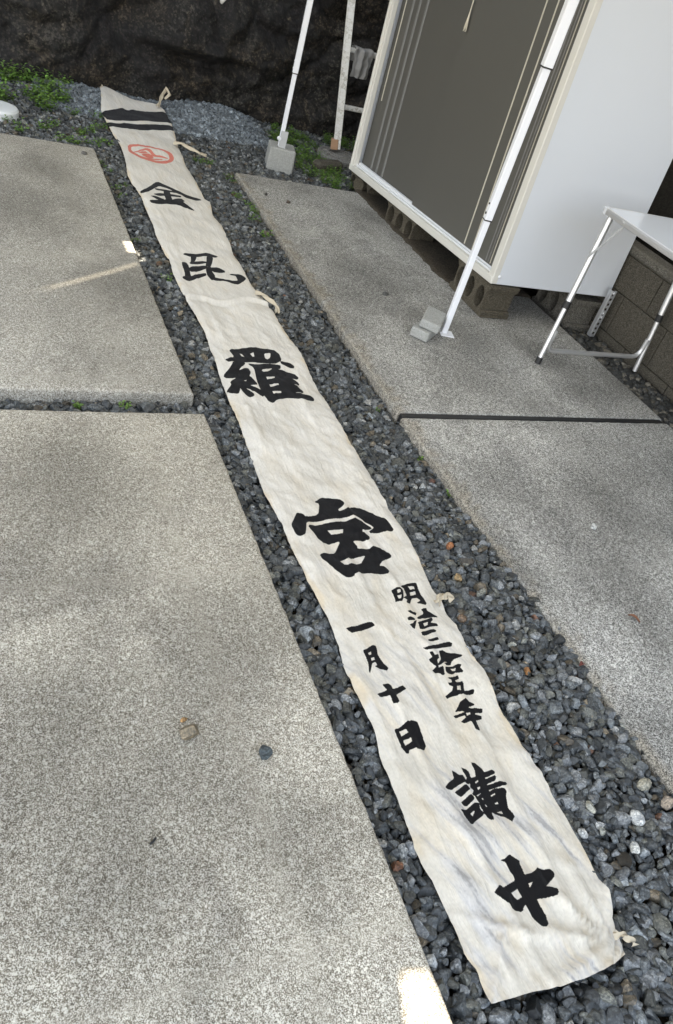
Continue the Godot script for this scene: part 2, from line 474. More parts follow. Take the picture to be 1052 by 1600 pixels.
func banner_cloth_textures() -> Array:
	for part in 3:
		var im := Image.create_empty(512, 2048, false, Image.FORMAT_RGBA8)
		im.fill(Color(0, 0, 0, 0))
		prints.append(im)
	letters()
	var blot := noise(31, 1.0, 4)
	var wash := noise(32, 1.0, 3)
	var tan_ := noise(33, 1.0, 3)
	var fleck := noise(34, 1.0, 2)
	var out := []
	for part in 3:
		var w := 256
		var h := 1024
		var data := PackedByteArray()
		data.resize(w * h * 4)
		for j in h:
			var z := PRINT_Z0 + part * PRINT_L - PRINT_M + float(j) / h * (PRINT_L + 2.0 * PRINT_M)
			var aged := 0.35 + 0.65 * sm(-2.6, -0.6, z)
			var washed := 0.25 + 0.75 * sm(-1.5, -0.5, z)
			for i in w:
				var x := PRINT_X0 + float(i) / w * PRINT_W
				var b := blot.get_noise_2d(x * 5.0, z * 3.0)
				# the old washed-out ink runs slantwise down the cloth
				var p := wash.get_noise_2d((x - z * 0.38) * 30.0, (z + x * 0.38) * 2.6)
				var t := tan_.get_noise_2d(x * 9.0, z * 4.0)
				var f := fleck.get_noise_2d(x * 90.0, z * 90.0)
				var c := Vector3(0.85, 0.836, 0.808).lerp(Vector3(0.82, 0.79, 0.73), aged * 0.75)
				c = c.lerp(Vector3(0.80, 0.745, 0.65), clampf(t * 0.9 + 0.05, 0.0, 0.5) * aged)
				c = c.lerp(Vector3(0.70, 0.695, 0.70), clampf(p * 0.9 + b * 0.9, 0.0, 0.6) * washed)
				c = c.lerp(Vector3(0.44, 0.435, 0.43), clampf((p * 1.1 + b * 0.6 + f * 0.25 - 0.6) * 1.8, 0.0, 0.4) * washed)
				var rim := minf(absf(x - at_z(LEFT_EDGE, z)), absf(x - at_z(RIGHT_EDGE, z)))
				c = c.lerp(Vector3(0.80, 0.73, 0.61), clampf(0.15 - rim / 0.025 + t * 1.3 + b * 0.8, 0.0, 0.5))
				c *= 0.97 + 0.06 * b + 0.035 * f
				var o := (j * w + i) * 4
				data[o] = clampi(int(c.x * 255.0), 0, 255)
				data[o + 1] = clampi(int(c.y * 255.0), 0, 255)
				data[o + 2] = clampi(int(c.z * 255.0), 0, 255)
				data[o + 3] = 255
		var im := Image.create_from_data(w, h, false, Image.FORMAT_RGBA8, data)
		im.resize(512, 2048, Image.INTERPOLATE_CUBIC)
		im.blend_rect(prints[part], Rect2i(0, 0, 512, 2048), Vector2i.ZERO)
		im.convert(Image.FORMAT_RGB8)
		out.append(ImageTexture.create_from_image(im))
	return out

var crease: FastNoiseLite
var swell: FastNoiseLite

func cloth_y(x: float, z: float, side: float) -> float:
	var y := gravel_y(x, z) + 0.021
	var calm := lerpf(0.3, 1.0, sm(-4.5, -1.5, z))
	y += swell.get_noise_2d(x * 7.0, z * 6.0) * 0.007 * calm
	var r := 1.0 - absf(crease.get_noise_2d((x - z * 0.3) * 11.0, (z + x * 0.3) * 3.2)) * 2.6
	y += maxf(r, 0.0) * 0.0022 * calm * (0.4 + 0.9 * absf(swell.get_noise_2d(x * 3.0, z * 2.0 + 5.0)))
	var q := 1.0 - absf(crease.get_noise_2d((x + z * 0.5) * 8.0 + 40.0, (z - x * 0.5) * 5.0)) * 4.0
	y += maxf(q, 0.0) * 0.003 * calm
	y += swell.get_noise_2d(x * 30.0 + 9.0, z * 20.0) * 0.0028 * calm
	y += swell.get_noise_2d(x * 75.0 + 9.0, z * 45.0) * 0.0011 * calm
	# a fold across the cloth where it was kept doubled, and the gathers round the near knot
	var zf := -3.36 - 0.06 * (x - 1.2) + 0.02 * sin(x * 23.0)
	y += 0.010 * exp(-pow((z - zf) / 0.012, 2.0)) - 0.007 * exp(-pow((z - zf - 0.035) / 0.016, 2.0))
	if z > -0.75:
		var d := Vector2(x - 1.29, z + 0.31)
		var far := d.length()
		y += 0.013 * maxf(0.0, sin(d.angle() * 11.0 + 0.6)) * exp(-pow((far - 0.1) / 0.12, 2.0))
		var e := (x - 0.93) * 0.75 + (z + 0.33) * 0.66
		y += 0.012 * exp(-pow((e - 0.03) / 0.008, 2.0)) * exp(-pow((x - 1.0) / 0.08, 2.0))
		y += 0.012 * exp(-pow((z + 0.40 - 0.55 * (x - 1.05)) / 0.008, 2.0)) * exp(-pow((x - 1.05) / 0.1, 2.0))
	# long slack folds down the length of the cloth
	for k in 5:
		var xk: float = [1.02, 1.12, 1.20, 1.27, 1.09][k] + 0.05 * sin(z * [1.3, 1.1, 1.7, 0.9, 2.1][k] + k * 1.7)
		var on := clampf(swell.get_noise_2d(z * 0.9 + k * 13.0, k * 5.0) * 3.0, 0.0, 1.0)
		y += 0.009 * on * exp(-pow((x - xk) / 0.010, 2.0)) * calm
	# the hems lie down on the stones
	var hem := 1.0 - minf(side, 1.0 - side) / 0.06
	if hem > 0.0:
		y -= hem * 0.007
	return y

func banner() -> void:
	crease = noise(41, 1.0, 2)
	swell = noise(42, 1.0, 2)
	var tex := banner_cloth_textures()
	var weave := grey_tex(noise(43, 0.05, 4), 512)
	var cr := noise(44, 0.022, 4)
	cr.fractal_type = FastNoiseLite.FRACTAL_RIDGED
	cr.domain_warp_enabled = true
	cr.domain_warp_amplitude = 30.0
	cr.domain_warp_frequency = 0.01
	var cr2 := cr.get_seamless_image(512, 512)
	cr2.resize(512, 2048, Image.INTERPOLATE_CUBIC)
	var crinkle := ImageTexture.create_from_image(cr2)
	var t := thing("cloth_banner", "long off-white cotton banner with black brush lettering laid along the gravel strip", "banner", Vector3.ZERO)
	var nu := 38
	var nv := 560
	var v := PackedVector3Array()
	v.resize(nu * nv)
	for j in nv:
		var k := float(j) / (nv - 1)
		var zl := lerpf(-6.74, -0.279, k)
		var zr := lerpf(-6.418, -0.277, k)
		var xl := at_z(LEFT_EDGE, zl)
		var xr := at_z(RIGHT_EDGE, zr)
		for i in nu:
			var s := float(i) / (nu - 1)
			var x := lerpf(xl, xr, s)
			var z := lerpf(zl, zr, s)
			z += (at_x(FAR_EDGE, maxf(x, 1.0605)) - lerpf(-6.74, -6.418, s)) * (1.0 - sm(0.0, 0.05, k))
			z += (at_x(NEAR_EDGE, x) - lerpf(-0.279, -0.277, s)) * sm(0.95, 1.0, k)
			x += 0.0015 * swell.get_noise_2d(z * 20.0, 3.0) * (1.0 if s > 0.5 else -1.0) * absf(s - 0.5) * 2.0
			v[j * nu + i] = Vector3(x, cloth_y(x, z, s), z)
	var m := ArrayMesh.new()
	var rows := [0, 0, 0, nv - 1]
	for j in nv:
		for part in [1, 2]:
			if v[j * nu].z < PRINT_Z0 + part * PRINT_L:
				rows[part] = j
	for part in 3:
		var uv := PackedVector2Array()
		uv.resize(nu * nv)
		for i in v.size():
			uv[i] = Vector2((v[i].x - PRINT_X0) / PRINT_W, (v[i].z - PRINT_Z0 - part * PRINT_L + PRINT_M) / (PRINT_L + 2.0 * PRINT_M))
		sheet(nu, nv, v, Vector3.UP, PackedColorArray(), uv, m, Vector2i(rows[part], rows[part + 1]))
		var c := mat(Color.WHITE, 0.92)
		c.albedo_texture = tex[part]
		c.texture_repeat = false
		relief(c, crinkle, 0.22)
		c.metallic_specular = 0.25
		c.rim_enabled = true
		c.rim = 0.15
		m.surface_set_material(part, c)
	var o := obj("cloth", m, null, t)
	o.material_override = null
	# ties of the same cloth along its edges
	var cm := mat(lin(0.46, 0.40, 0.30), 0.9)
	relief(triplanar(cm, ImageTexture.create_from_image(weave.get_image()), 0.12), weave, 0.05)
	cm.albedo_texture = null
	var ties := [
		[Vector3(1.075, 0.01, -6.70), Vector3(1.06, 0.05, -6.82), Vector3(1.055, 0.075, -6.90), Vector3(1.075, 0.06, -6.93)],
		[Vector3(1.44, 0.02, -6.47), Vector3(1.47, 0.05, -6.53), Vector3(1.50, 0.09, -6.60), Vector3(1.525, 0.13, -6.62), Vector3(1.545, 0.10, -6.57), Vector3(1.51, 0.06, -6.56)],
		[Vector3(1.415, 0.0, -5.70), Vector3(1.45, 0.012, -5.66), Vector3(1.50, 0.018, -5.58), Vector3(1.55, 0.008, -5.52), Vector3(1.60, 0.004, -5.53)],
		[Vector3(1.362, -0.004, -3.46), Vector3(1.385, 0.004, -3.40), Vector3(1.412, 0.006, -3.35), Vector3(1.425, -0.006, -3.30), Vector3(1.418, -0.018, -3.27)],
		[Vector3(1.335, 0.0, -1.33), Vector3(1.36, 0.010, -1.352), Vector3(1.385, 0.010, -1.355), Vector3(1.400, 0.004, -1.335)],
		[Vector3(1.28, 0.006, -0.32), Vector3(1.297, 0.018, -0.312), Vector3(1.315, 0.014, -0.297), Vector3(1.33, 0.0, -0.287)],
	]
	for n in ties.size():
		var p: Array = ties[n]
		var wide: float = [0.022, 0.024, 0.034, 0.022, 0.022, 0.012][n]
		var c3 := Curve3D.new()
		for i in p.size():
			var d: Vector3 = (p[mini(i + 1, p.size() - 1)] - p[maxi(i - 1, 0)]) / 5.0
			c3.add_point(p[i], -d, d)
		var nn := 26
		var g := PackedVector3Array()
		for i in nn:
			var q := c3.sample_baked(c3.get_baked_length() * i / (nn - 1))
			var q2 := c3.sample_baked(minf(c3.get_baked_length(), c3.get_baked_length() * (i + 0.6) / (nn - 1)))
			var q1 := c3.sample_baked(maxf(0.0, c3.get_baked_length() * (i - 0.6) / (nn - 1)))
			var d := (q2 - q1).normalized()
			var side := d.cross(Vector3.UP)
			if side.length() < 0.2:
				side = Vector3.RIGHT
			side = side.normalized()
			var up := side.cross(d)
			for s in 7:
				var f := s / 6.0 - 0.5
				g.append(q + side * f * wide * (1.0 + 0.25 * sin(i * 0.9)) + up * (0.006 * sin(f * 9.0 + i * 0.5) - 0.01 * f * f * 4.0))
		obj("tie", sheet(7, nn, g, Vector3.UP), cm, t)

# ---------------------------------------------------------------- slabs
var stain_a: FastNoiseLite
var stain_b: FastNoiseLite
var stain_c: FastNoiseLite

func steps(a: float, b: float, d: float) -> Array:
	var o := [a, a, a + 0.003, a + 0.008, a + 0.016]
	var n := int(ceil((b - a - 0.032) / d))
	n = mini(n, 170)
	for i in range(1, n):
		o.append(lerpf(a + 0.016, b - 0.016, float(i) / n))
	o.append_array([b - 0.016, b - 0.008, b - 0.003, b, b])
	return o

func drop(i: int, n: int) -> float:
	var k := mini(i, n - 1 - i)
	return [-0.15, -0.011, -0.004, -0.0012, 0.0][mini(k, 4)]

# ragged patches where the slab colour is darker or paler: place, size
const DARK_PATCHES := [Vector3(0.59, -1.28, 0.22), Vector3(0.13, -1.06, 0.26), Vector3(0.33, -2.0, 0.2), Vector3(0.18, -1.56, 0.25), Vector3(0.27, -0.66, 0.14), Vector3(0.45, -4.79, 0.2), Vector3(0.34, -4.19, 0.3), Vector3(0.71, -3.35, 0.2), Vector3(2.29, -2.9, 0.25), Vector3(2.07, -3.78, 0.35), Vector3(2.86, -2.96, 0.12), Vector3(2.43, -3.32, 0.25), Vector3(2.53, -1.7, 0.3), Vector3(2.1, -1.47, 0.2), Vector3(1.98, -1.89, 0.16), Vector3(2.9, -2.62, 0.12)]
const PALE_PATCHES := [Vector3(0.63, -1.54, 0.14), Vector3(0.73, -0.42, 0.16), Vector3(0.51, -2.14, 0.14), Vector3(0.75, -0.95, 0.12), Vector3(0.77, -4.83, 0.14), Vector3(0.55, -3.65, 0.08), Vector3(0.26, -2.56, 0.2), Vector3(1.97, -2.87, 0.1), Vector3(2.04, -2.59, 0.16), Vector3(2.77, -2.63, 0.2), Vector3(1.83, -2.19, 0.16), Vector3(1.84, -1.5, 0.1), Vector3(1.82, -0.98, 0.12), Vector3(2.35, -2.2, 0.2)]

func patch_amount(list: Array, x: float, z: float, ragged: float) -> float:
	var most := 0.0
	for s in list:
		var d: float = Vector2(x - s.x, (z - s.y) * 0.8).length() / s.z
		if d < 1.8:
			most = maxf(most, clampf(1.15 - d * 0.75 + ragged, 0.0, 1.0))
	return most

func slab(label: String, x0a: float, x0b: float, x1: float, z0: float, z1: float, base: Color, m: Material, contrast: float, sandy: bool, d := 0.03) -> void:
	var xs := steps(0.0, 1.0, d / (x1 - x0b))
	var zs := steps(z0, z1, d)
	var v := PackedVector3Array()
	var col := PackedColorArray()
	for j in zs.size():
		for i in xs.size():
			var z: float = zs[j]
			var x0 := lerpf(x0a, x0b, clampf((z - z0) / (z1 - z0), 0.0, 1.0))
			var e := mini(i, xs.size() - 1 - i)
			var f := mini(j, zs.size() - 1 - j)
			var xx: float = x0 + (x1 - x0) * xs[i]
			if e < 5:
				var inset: float = [0.0, 0.0, 0.003, 0.008, 0.016][e]
				xx = x0 + inset if i < 5 else x1 - inset
				xx += 0.0035 * stain_c.get_noise_2d(z * 30.0, 7.0 + x1) * (1.0 if e < 4 else 0.3)
			if f < 4:
				z += 0.003 * stain_c.get_noise_2d(xx * 30.0, 17.0 + z1)
			var y := minf(drop(i, xs.size()), drop(j, zs.size()))
			if y > -0.1:
				y += 0.0012 * stain_b.get_noise_2d(xx * 3.0, z * 3.0)
			v.append(Vector3(xx, y, z))
			var a := stain_a.get_noise_2d(xx * 1.3, z * 1.3) * 1.3
			var b := stain_b.get_noise_2d(xx * 3.2, z * 2.2)
			var c := stain_c.get_noise_2d(xx * 14.0, z * 14.0)
			var k := 1.0 + contrast * (a * 0.5 + b * 0.42 + c * 0.16)
			var tone := base * k
			# darker lichen in ragged patches
			var g := clampf((b + a * 0.7 + c * 0.35 - 0.2) * 2.2, 0.0, 1.0) * contrast
			tone = tone.lerp(Color(base.r * 0.66, base.g * 0.66, base.b * 0.68), g * 0.7)
			var ragged := b * 0.9 + c * 0.7
			tone *= 1.0 - 0.30 * patch_amount(DARK_PATCHES, xx, z, ragged)
			tone *= 1.0 + 0.20 * patch_amount(PALE_PATCHES, xx, z, ragged)
			if sandy:
				# sand-coloured laitance left where the shuttering stood, broken by wear
				var s := clampf(1.2 - (xx - x0) / 0.05 + c * 1.6 + b, 0.0, 1.0)
				tone = tone.lerp(Color(0.40, 0.34, 0.25), s * 0.55)
			col.append(Color(tone.r, tone.g, tone.b))
	var o := obj("concrete_slab", sheet(xs.size(), zs.size(), v, Vector3.UP, col), m)
	tag(o, label, "slab", "", "structure")

# ---------------------------------------------------------------- stones
var stone_mesh: Array[ArrayMesh] = []
var pebble_mesh: Array[ArrayMesh] = []

func ico() -> Array:
	var t := (1.0 + sqrt(5.0)) / 2.0
	var p := []
	for s in [[-1, t, 0], [1, t, 0], [-1, -t, 0], [1, -t, 0], [0, -1, t], [0, 1, t], [0, -1, -t], [0, 1, -t], [t, 0, -1], [t, 0, 1], [-t, 0, -1], [-t, 0, 1]]:
		p.append(Vector3(s[0], s[1], s[2]).normalized())
	var f := []
	for a in 12:
		for b in range(a + 1, 12):
			for c in range(b + 1, 12):
				if p[a].distance_to(p[b]) < 1.2 and p[a].distance_to(p[c]) < 1.2 and p[b].distance_to(p[c]) < 1.2:
					f.append([p[a], p[b], p[c]])
	return f

func split(f: Array) -> Array:
	var o := []
	for t in f:
		var ab: Vector3 = (t[0] + t[1]).normalized()
		var bc: Vector3 = (t[1] + t[2]).normalized()
		var ca: Vector3 = (t[2] + t[0]).normalized()
		o.append_array([[t[0], ab, ca], [ab, t[1], bc], [ca, bc, t[2]], [ab, bc, ca]])
	return o

# a lump of crushed rock: a ball cut by a few random planes; round ones are worn pebbles
func rock(round_: bool, f: Array) -> ArrayMesh:
	var planes := []
	for i in (5 if round_ else 11):
		var n := Vector3(rnd.randfn(), rnd.randfn(), rnd.randfn()).normalized()
		planes.append([n, rnd.randf_range(0.72, 0.95) if round_ else rnd.randf_range(0.45, 0.78)])
	var st := mb()
	var warp := noise(rnd.randi() % 9999, 0.9, 2)
	for t in f:
		var q := []
		for p in t:
			var v: Vector3 = p * (1.0 + (0.22 if round_ else 0.08) * warp.get_noise_3dv(p * 1.4))
			for pass_ in 3:
				for pl in planes:
					var over: float = v.dot(pl[0]) - pl[1]
					if over > 0.0:
						v -= pl[0] * over
			q.append(v)
		var n: Vector3 = (q[1] - q[0]).cross(q[2] - q[0]).normalized()
		if n.dot(q[0] + q[1] + q[2]) < 0.0:
			n = -n
		if n == Vector3.ZERO:
			continue
		if round_:
			tri(st, q[0], q[1], q[2], (n + q[0]).normalized(), (n + q[1]).normalized(), (n + q[2]).normalized())
		else:
			tri(st, q[0], q[1], q[2], n, n, n)
	return st.commit()

func stone_tone() -> Color:
	var r := rnd.randf()
	var k := exp(rnd.randfn(0.06, 0.47))
	if r < 0.62:
		return Color(0.124, 0.133, 0.137) * k
	if r < 0.785:
		return Color(0.17, 0.17, 0.148) * k
	if r < 0.83:
		return Color(0.185, 0.15, 0.105) * k
	if r < 0.98:
		return Color(0.34, 0.35, 0.355) * (0.6 + 0.4 * k)
	if r < 0.9975:
		return Color(0.60, 0.59, 0.56)
	return Color(0.20, 0.10, 0.06) * k

func spread(heap: Array, x0: float, x1: float, z0: float, z1: float, pitch: float, size: float, layers: int, keep: Callable, tone: Callable) -> void:
	for layer in layers:
		var nx := int((x1 - x0) / pitch)
		var nz := int((z1 - z0) / pitch)
		for j in nz:
			for i in nx:
				var x := x0 + (i + rnd.randf() * 0.9 + (layer % 2) * 0.5) * pitch
				var z := z0 + (j + rnd.randf() * 0.9 + (layer % 2) * 0.5) * pitch
				var s := size * 0.5 * clampf(exp(rnd.randfn(-0.02, 0.36)), 0.4, 1.9)
				var how: float = keep.call(x, z, s)
				if how < 0.0:
					continue
				var b := Basis.from_euler(Vector3(rnd.randfn(0.0, 0.45), rnd.randf() * TAU, rnd.randfn(0.0, 0.45)))
				b = b * Basis.from_scale(Vector3(s * rnd.randf_range(1.0, 1.35), s * rnd.randf_range(0.6, 0.9), s * rnd.randf_range(0.75, 1.05)))
				var y := gravel_y(x, z) - 0.35 * s - how - (layers - 1 - layer) * size * 0.3 + rnd.randfn(0.0, 0.0028)
				heap[rnd.randi() % heap.size()].append([Transform3D(b, Vector3(x, y, z)), tone.call(x, z)])

func lay(called: String, label: String, heap: Array, shapes: Array[ArrayMesh], m: Material) -> void:
	var t := thing(called, label, "gravel")
	t.set_meta("kind", "stuff")
	for k in heap.size():
		var mm := MultiMesh.new()
		mm.transform_format = MultiMesh.TRANSFORM_3D
		mm.use_colors = true
		mm.mesh = shapes[k % shapes.size()]
		mm.instance_count = heap[k].size()
		for i in heap[k].size():
			mm.set_instance_transform(i, heap[k][i][0])
			mm.set_instance_color(i, heap[k][i][1])
		var o := MultiMeshInstance3D.new()
		o.name = "stones"
		o.multimesh = mm
		o.material_override = m
		o.set_meta("kind", "stuff")
		t.add_child(o, true)

func under_banner(x: float, z: float) -> bool:
	if z < -6.75 or z > -0.26:
		return false
	return x > at_z(LEFT_EDGE, z) + 0.004 and x < at_z(RIGHT_EDGE, maxf(z, -6.41)) - 0.004 and (z > -6.42 or z > -6.42 - (1.48 - x) * 0.7)

func heap_of(n: int) -> Array:
	var h := []
	for i in n:
		h.append([])
	return h

func gravel(m: Material) -> void:
	var f := split(ico())
	for i in 12:
		stone_mesh.append(rock(false, split(f)))
	for i in 6:
		pebble_mesh.append(rock(true, f))
	var h := heap_of(12)
	var plain := func(_x: float, _z: float) -> Color: return stone_tone()
	# the long strip between the slabs
	spread(h, 0.80, 1.80, -5.4, 0.7, 0.0222, 0.0325, 2, func(x: float, z: float, s: float) -> float:
		var right := 1.715 if z > -2.38 else lerpf(1.74, 1.69, (z + 5.22) / 2.84)
		var over := 0.0
		if z > -1.75:
			over = 0.035 * clampf(0.5 + 0.5 * sin(z * 9.0) + 0.6 * sin(z * 23.0 + 1.0), 0.0, 1.0) * sm(-1.75, -1.2, z)
		if x - s * 0.7 < 0.822 or x + s * 0.7 > right + over:
			return -1.0
		return 0.012 if under_banner(x, z) else 0.0, plain)
	# the gap between the two left slabs
	spread(h, -1.6, 0.84, -2.52, -2.34, 0.022, 0.034, 2, func(x: float, z: float, s: float) -> float:
		return -1.0 if z + s * 0.6 > -2.362 or z - s * 0.6 < -2.488 else 0.006, plain)
	lay("gravel", "dark blue-grey crushed stone in the strip between the slabs", h, stone_mesh, m)
	# finer, bluer stone along the rock wall
	h = heap_of(12)
	spread(h, -0.6, 3.4, -6.95, -5.25, 0.0245, 0.036, 2, func(x: float, z: float, s: float) -> float:
		if z + s > -5.285 and x < 0.83:
			return -1.0
		if z + s > -5.26 and x > 1.72:
			return -1.0
		if z > -5.38 and x > 0.83 and x < 1.72:
			return -1.0
		return 0.01 if under_banner(x, z) else 0.0, func(x: float, z: float) -> Color:
		var c := stone_tone()
		if z < -6.05 and x > 0.55 and x < 2.3:
			return Color(0.30, 0.335, 0.365) * (0.5 + 3.2 * minf(c.g, 0.45))
		return c)
	lay("gravel_heap", "fresh blue-grey gravel heaped against the foot of the rock wall", h, stone_mesh, m)
	# river pebbles along the block wall
	h = heap_of(6)
	spread(h, 3.26, 3.58, -3.5, 0.4, 0.027, 0.040, 2, func(x: float, _z: float, s: float) -> float:
		return -1.0 if x - s * 0.6 < 3.275 or x + s * 0.4 > 3.56 else 0.0, func(_x: float, _z: float) -> Color:
		var r := rnd.randf()
		if r < 0.25:
			return Color(0.30, 0.27, 0.22) * rnd.randf_range(0.6, 1.5)
		return Color(0.085, 0.085, 0.08) * rnd.randf_range(0.5, 1.8))
	lay("pebbles", "mixed dark and cream pebbles along the foot of the block wall", h, pebble_mesh, m)

func loose(called: String, label: String, x: float, y: float, z: float, size: Vector3, col: Color, shape: int, turn: float, m: StandardMaterial3D, round_ := false, group := "") -> void:
	var k := m.duplicate()
	k.albedo_color = (Color(col.r, col.g, col.b) * 1.35).linear_to_srgb()
	k.vertex_color_use_as_albedo = false
	var o := obj(called, pebble_mesh[shape % 6] if round_ else stone_mesh[shape % 12], k)
	o.transform = Transform3D(Basis.from_euler(Vector3(0.2, turn, 0.15)) * Basis.from_scale(size), Vector3(x, y, z))
	tag(o, label, "stone", group)

# ---------------------------------------------------------------- plants
func leaf(st: SurfaceTool, at: Vector3, d: Vector3, up: Vector3, l: float, w: float, col: Color) -> void:
	var s := d.cross(up).normalized() * w * 0.5
	var n := s.cross(d).normalized()
	if n.y < 0.0:
		n = -n
	var mid := at + d * l * 0.5 - n * w * 0.12
	var tip := at + d * l - n * l * 0.18
	tri(st, at, mid + s + n * w * 0.2, mid, n, n, n, col)
	tri(st, mid, mid + s + n * w * 0.2, tip, n, n, n, col)
	tri(st, at, mid, mid - s + n * w * 0.2, n, n, n, col)
	tri(st, mid, tip, mid - s + n * w * 0.2, n, n, n, col)

# one weed: stems with small lobed leaves up each of them
func weed_shape(st: SurfaceTool, at: Vector3, r: float, h: float, stems: int, leaf_l: float) -> void:
	for s in stems:
		var a := rnd.randf() * TAU
		var out := Vector3(cos(a), 0.0, sin(a)) * r * sqrt(rnd.randf())
		var foot := at + out * 0.45
		var top := at + out + Vector3(0, h * rnd.randf_range(0.4, 1.0), 0)
		var n := rnd.randi_range(4, 7)
		var sd := Vector3(-sin(a), 0, cos(a)) * 0.0012
		tri(st, foot - sd, foot + sd, top, Vector3.UP, Vector3.UP, Vector3.UP, Color(0.10, 0.13, 0.035))
		for k in n:
			var f := (k + 0.6) / n
			var p := foot.lerp(top, f) + Vector3(0, -0.25 * h * f * (1.0 - f), 0)
			var b := k * 2.4 + a
			var d := (Vector3(cos(b), rnd.randf_range(0.1, 0.8), sin(b))).normalized()
			var g := rnd.randf_range(0.65, 1.35)
			var col := Color(0.105 * g, 0.20 * g * rnd.randf_range(0.85, 1.1), 0.032 * g)
			leaf(st, p, d, Vector3.UP, leaf_l * rnd.randf_range(0.6, 1.2), leaf_l * 0.55, col)

func weed(label: String, x: float, z: float, r: float, h: float, stems: int, leaf_l: float, m: Material, group := "") -> void:
	var st := mb()
	weed_shape(st, Vector3.ZERO, r, h, stems, leaf_l)
	var o := obj("weed", st, m)
	o.position = Vector3(x, gravel_y(x, z) - 0.012, z)
	tag(o, label, "weed", group)

# ---------------------------------------------------------------- rock wall
func rock_wall(m: Material) -> void:
	var big := noise(51, 1.0, 3)
	var mid := noise(52, 1.0, 4)
	var fine := noise(53, 1.0, 3)
	var cells := noise(54, 1.0, 1, FastNoiseLite.TYPE_CELLULAR)
	cells.cellular_return_type = FastNoiseLite.RETURN_DISTANCE2_SUB
	var xs := []
	var x := -7.0
	while x < 7.0:
		xs.append(x)
		x += 0.017 if x > -0.3 and x < 3.7 else 0.16
	var ys := []
	var y := -0.2
	while y < 2.9:
		ys.append(y)
		y += 0.017 if y < 1.25 else 0.16
	var v := PackedVector3Array()
	var col := PackedColorArray()
	for yy in ys:
		for xx in xs:
			var z: float = -6.80 - 0.02 * yy
			z += big.get_noise_2d(xx * 0.7, yy * 0.8) * 0.15 * sm(0.0, 0.4, yy)
			var c := cells.get_noise_2d(xx * 1.5 + big.get_noise_2d(xx, yy) * 0.6, yy * 2.3)
			z += (clampf(c + 1.0, 0.0, 0.3) * 0.22 - 0.03) * sm(0.02, 0.3, yy)
			z += mid.get_noise_2d(xx * 3.0, yy * 4.5) * 0.034
			z += fine.get_noise_2d(xx * 11.0, yy * 14.0) * 0.016 + fine.get_noise_2d(xx * 50.0 + 5.0, yy * 50.0) * 0.008
			# the boulder with a ledge, and the hollow under it
			var w := exp(-pow((xx - 1.78) / 0.42, 4.0))
			z += 0.14 * w * sm(0.36, 0.42, yy) * (1.0 - sm(0.62, 0.85, yy))
			z -= 0.07 * w * sm(0.24, 0.31, yy) * (1.0 - sm(0.34, 0.38, yy))
			# the block at the left with a broken face
			var e := exp(-pow((xx - 0.72) / 0.34, 4.0)) * (1.0 - sm(0.45, 0.72, yy + (xx - 0.7) * 0.5))
			z += 0.12 * e
			v.append(Vector3(xx, yy, z))
			var t := mid.get_noise_2d(xx * 2.2 + 50.0, yy * 2.4)
			var f := fine.get_noise_2d(xx * 30.0 + 9.0, yy * 30.0)
			var tone := Color(0.034, 0.031, 0.0285)
			tone = tone.lerp(Color(0.10, 0.079, 0.056), clampf(t * 1.9 + f * 0.6 + 0.1, 0.0, 1.0))
			var b := big.get_noise_2d(xx * 1.7 + 20.0, yy * 1.3)
			tone = tone.lerp(Color(0.105, 0.098, 0.088), clampf((b + f * 0.4 - 0.1) * 1.8, 0.0, 0.8))
			# runs of lime down the face
			var run := mid.get_noise_2d(xx * 13.0, yy * 1.1 + 30.0)
			tone = tone.lerp(Color(0.24, 0.20, 0.15), clampf((run + f * 0.45 - 0.42) * 2.6, 0.0, 0.65))
			tone *= 0.72
			col.append(Color(tone.r, tone.g, tone.b))
	var o := obj("rock_wall", sheet(xs.size(), ys.size(), v, Vector3(0, 0, 1), col), m)
	tag(o, "dark rough rock retaining wall, blackened and streaked, behind the far end of the banner", "rock wall")
	# the pale chip of stone stuck on its face
	var st := mb()
	var chip := stone_mesh[3]
	var q := obj("chip", chip, mat(lin(0.62, 0.60, 0.55), 0.9), o)
	q.transform = Transform3D(Basis.from_euler(Vector3(0.3, 0.5, 0.9)) * Basis.from_scale(Vector3(0.05, 0.035, 0.03)), Vector3(1.86, 0.80, -6.60))

func hillside(m: Material) -> void:
	var n := noise(61, 1.0, 4)
	var v := PackedVector3Array()
	var nu := 60
	var nv := 26
	for j in nv:
		for i in nu:
			var z := lerpf(-9.0, 9.0, i / (nu - 1.0))
			var y := lerpf(-0.2, 2.7, j / (nv - 1.0))
			v.append(Vector3(4.55 + 0.14 * y + n.get_noise_2d(z * 0.8, y) * 0.5, y, z))
	var o := obj("hillside", sheet(nu, nv, v, Vector3.LEFT), m)
	tag(o, "", "", "", "structure")

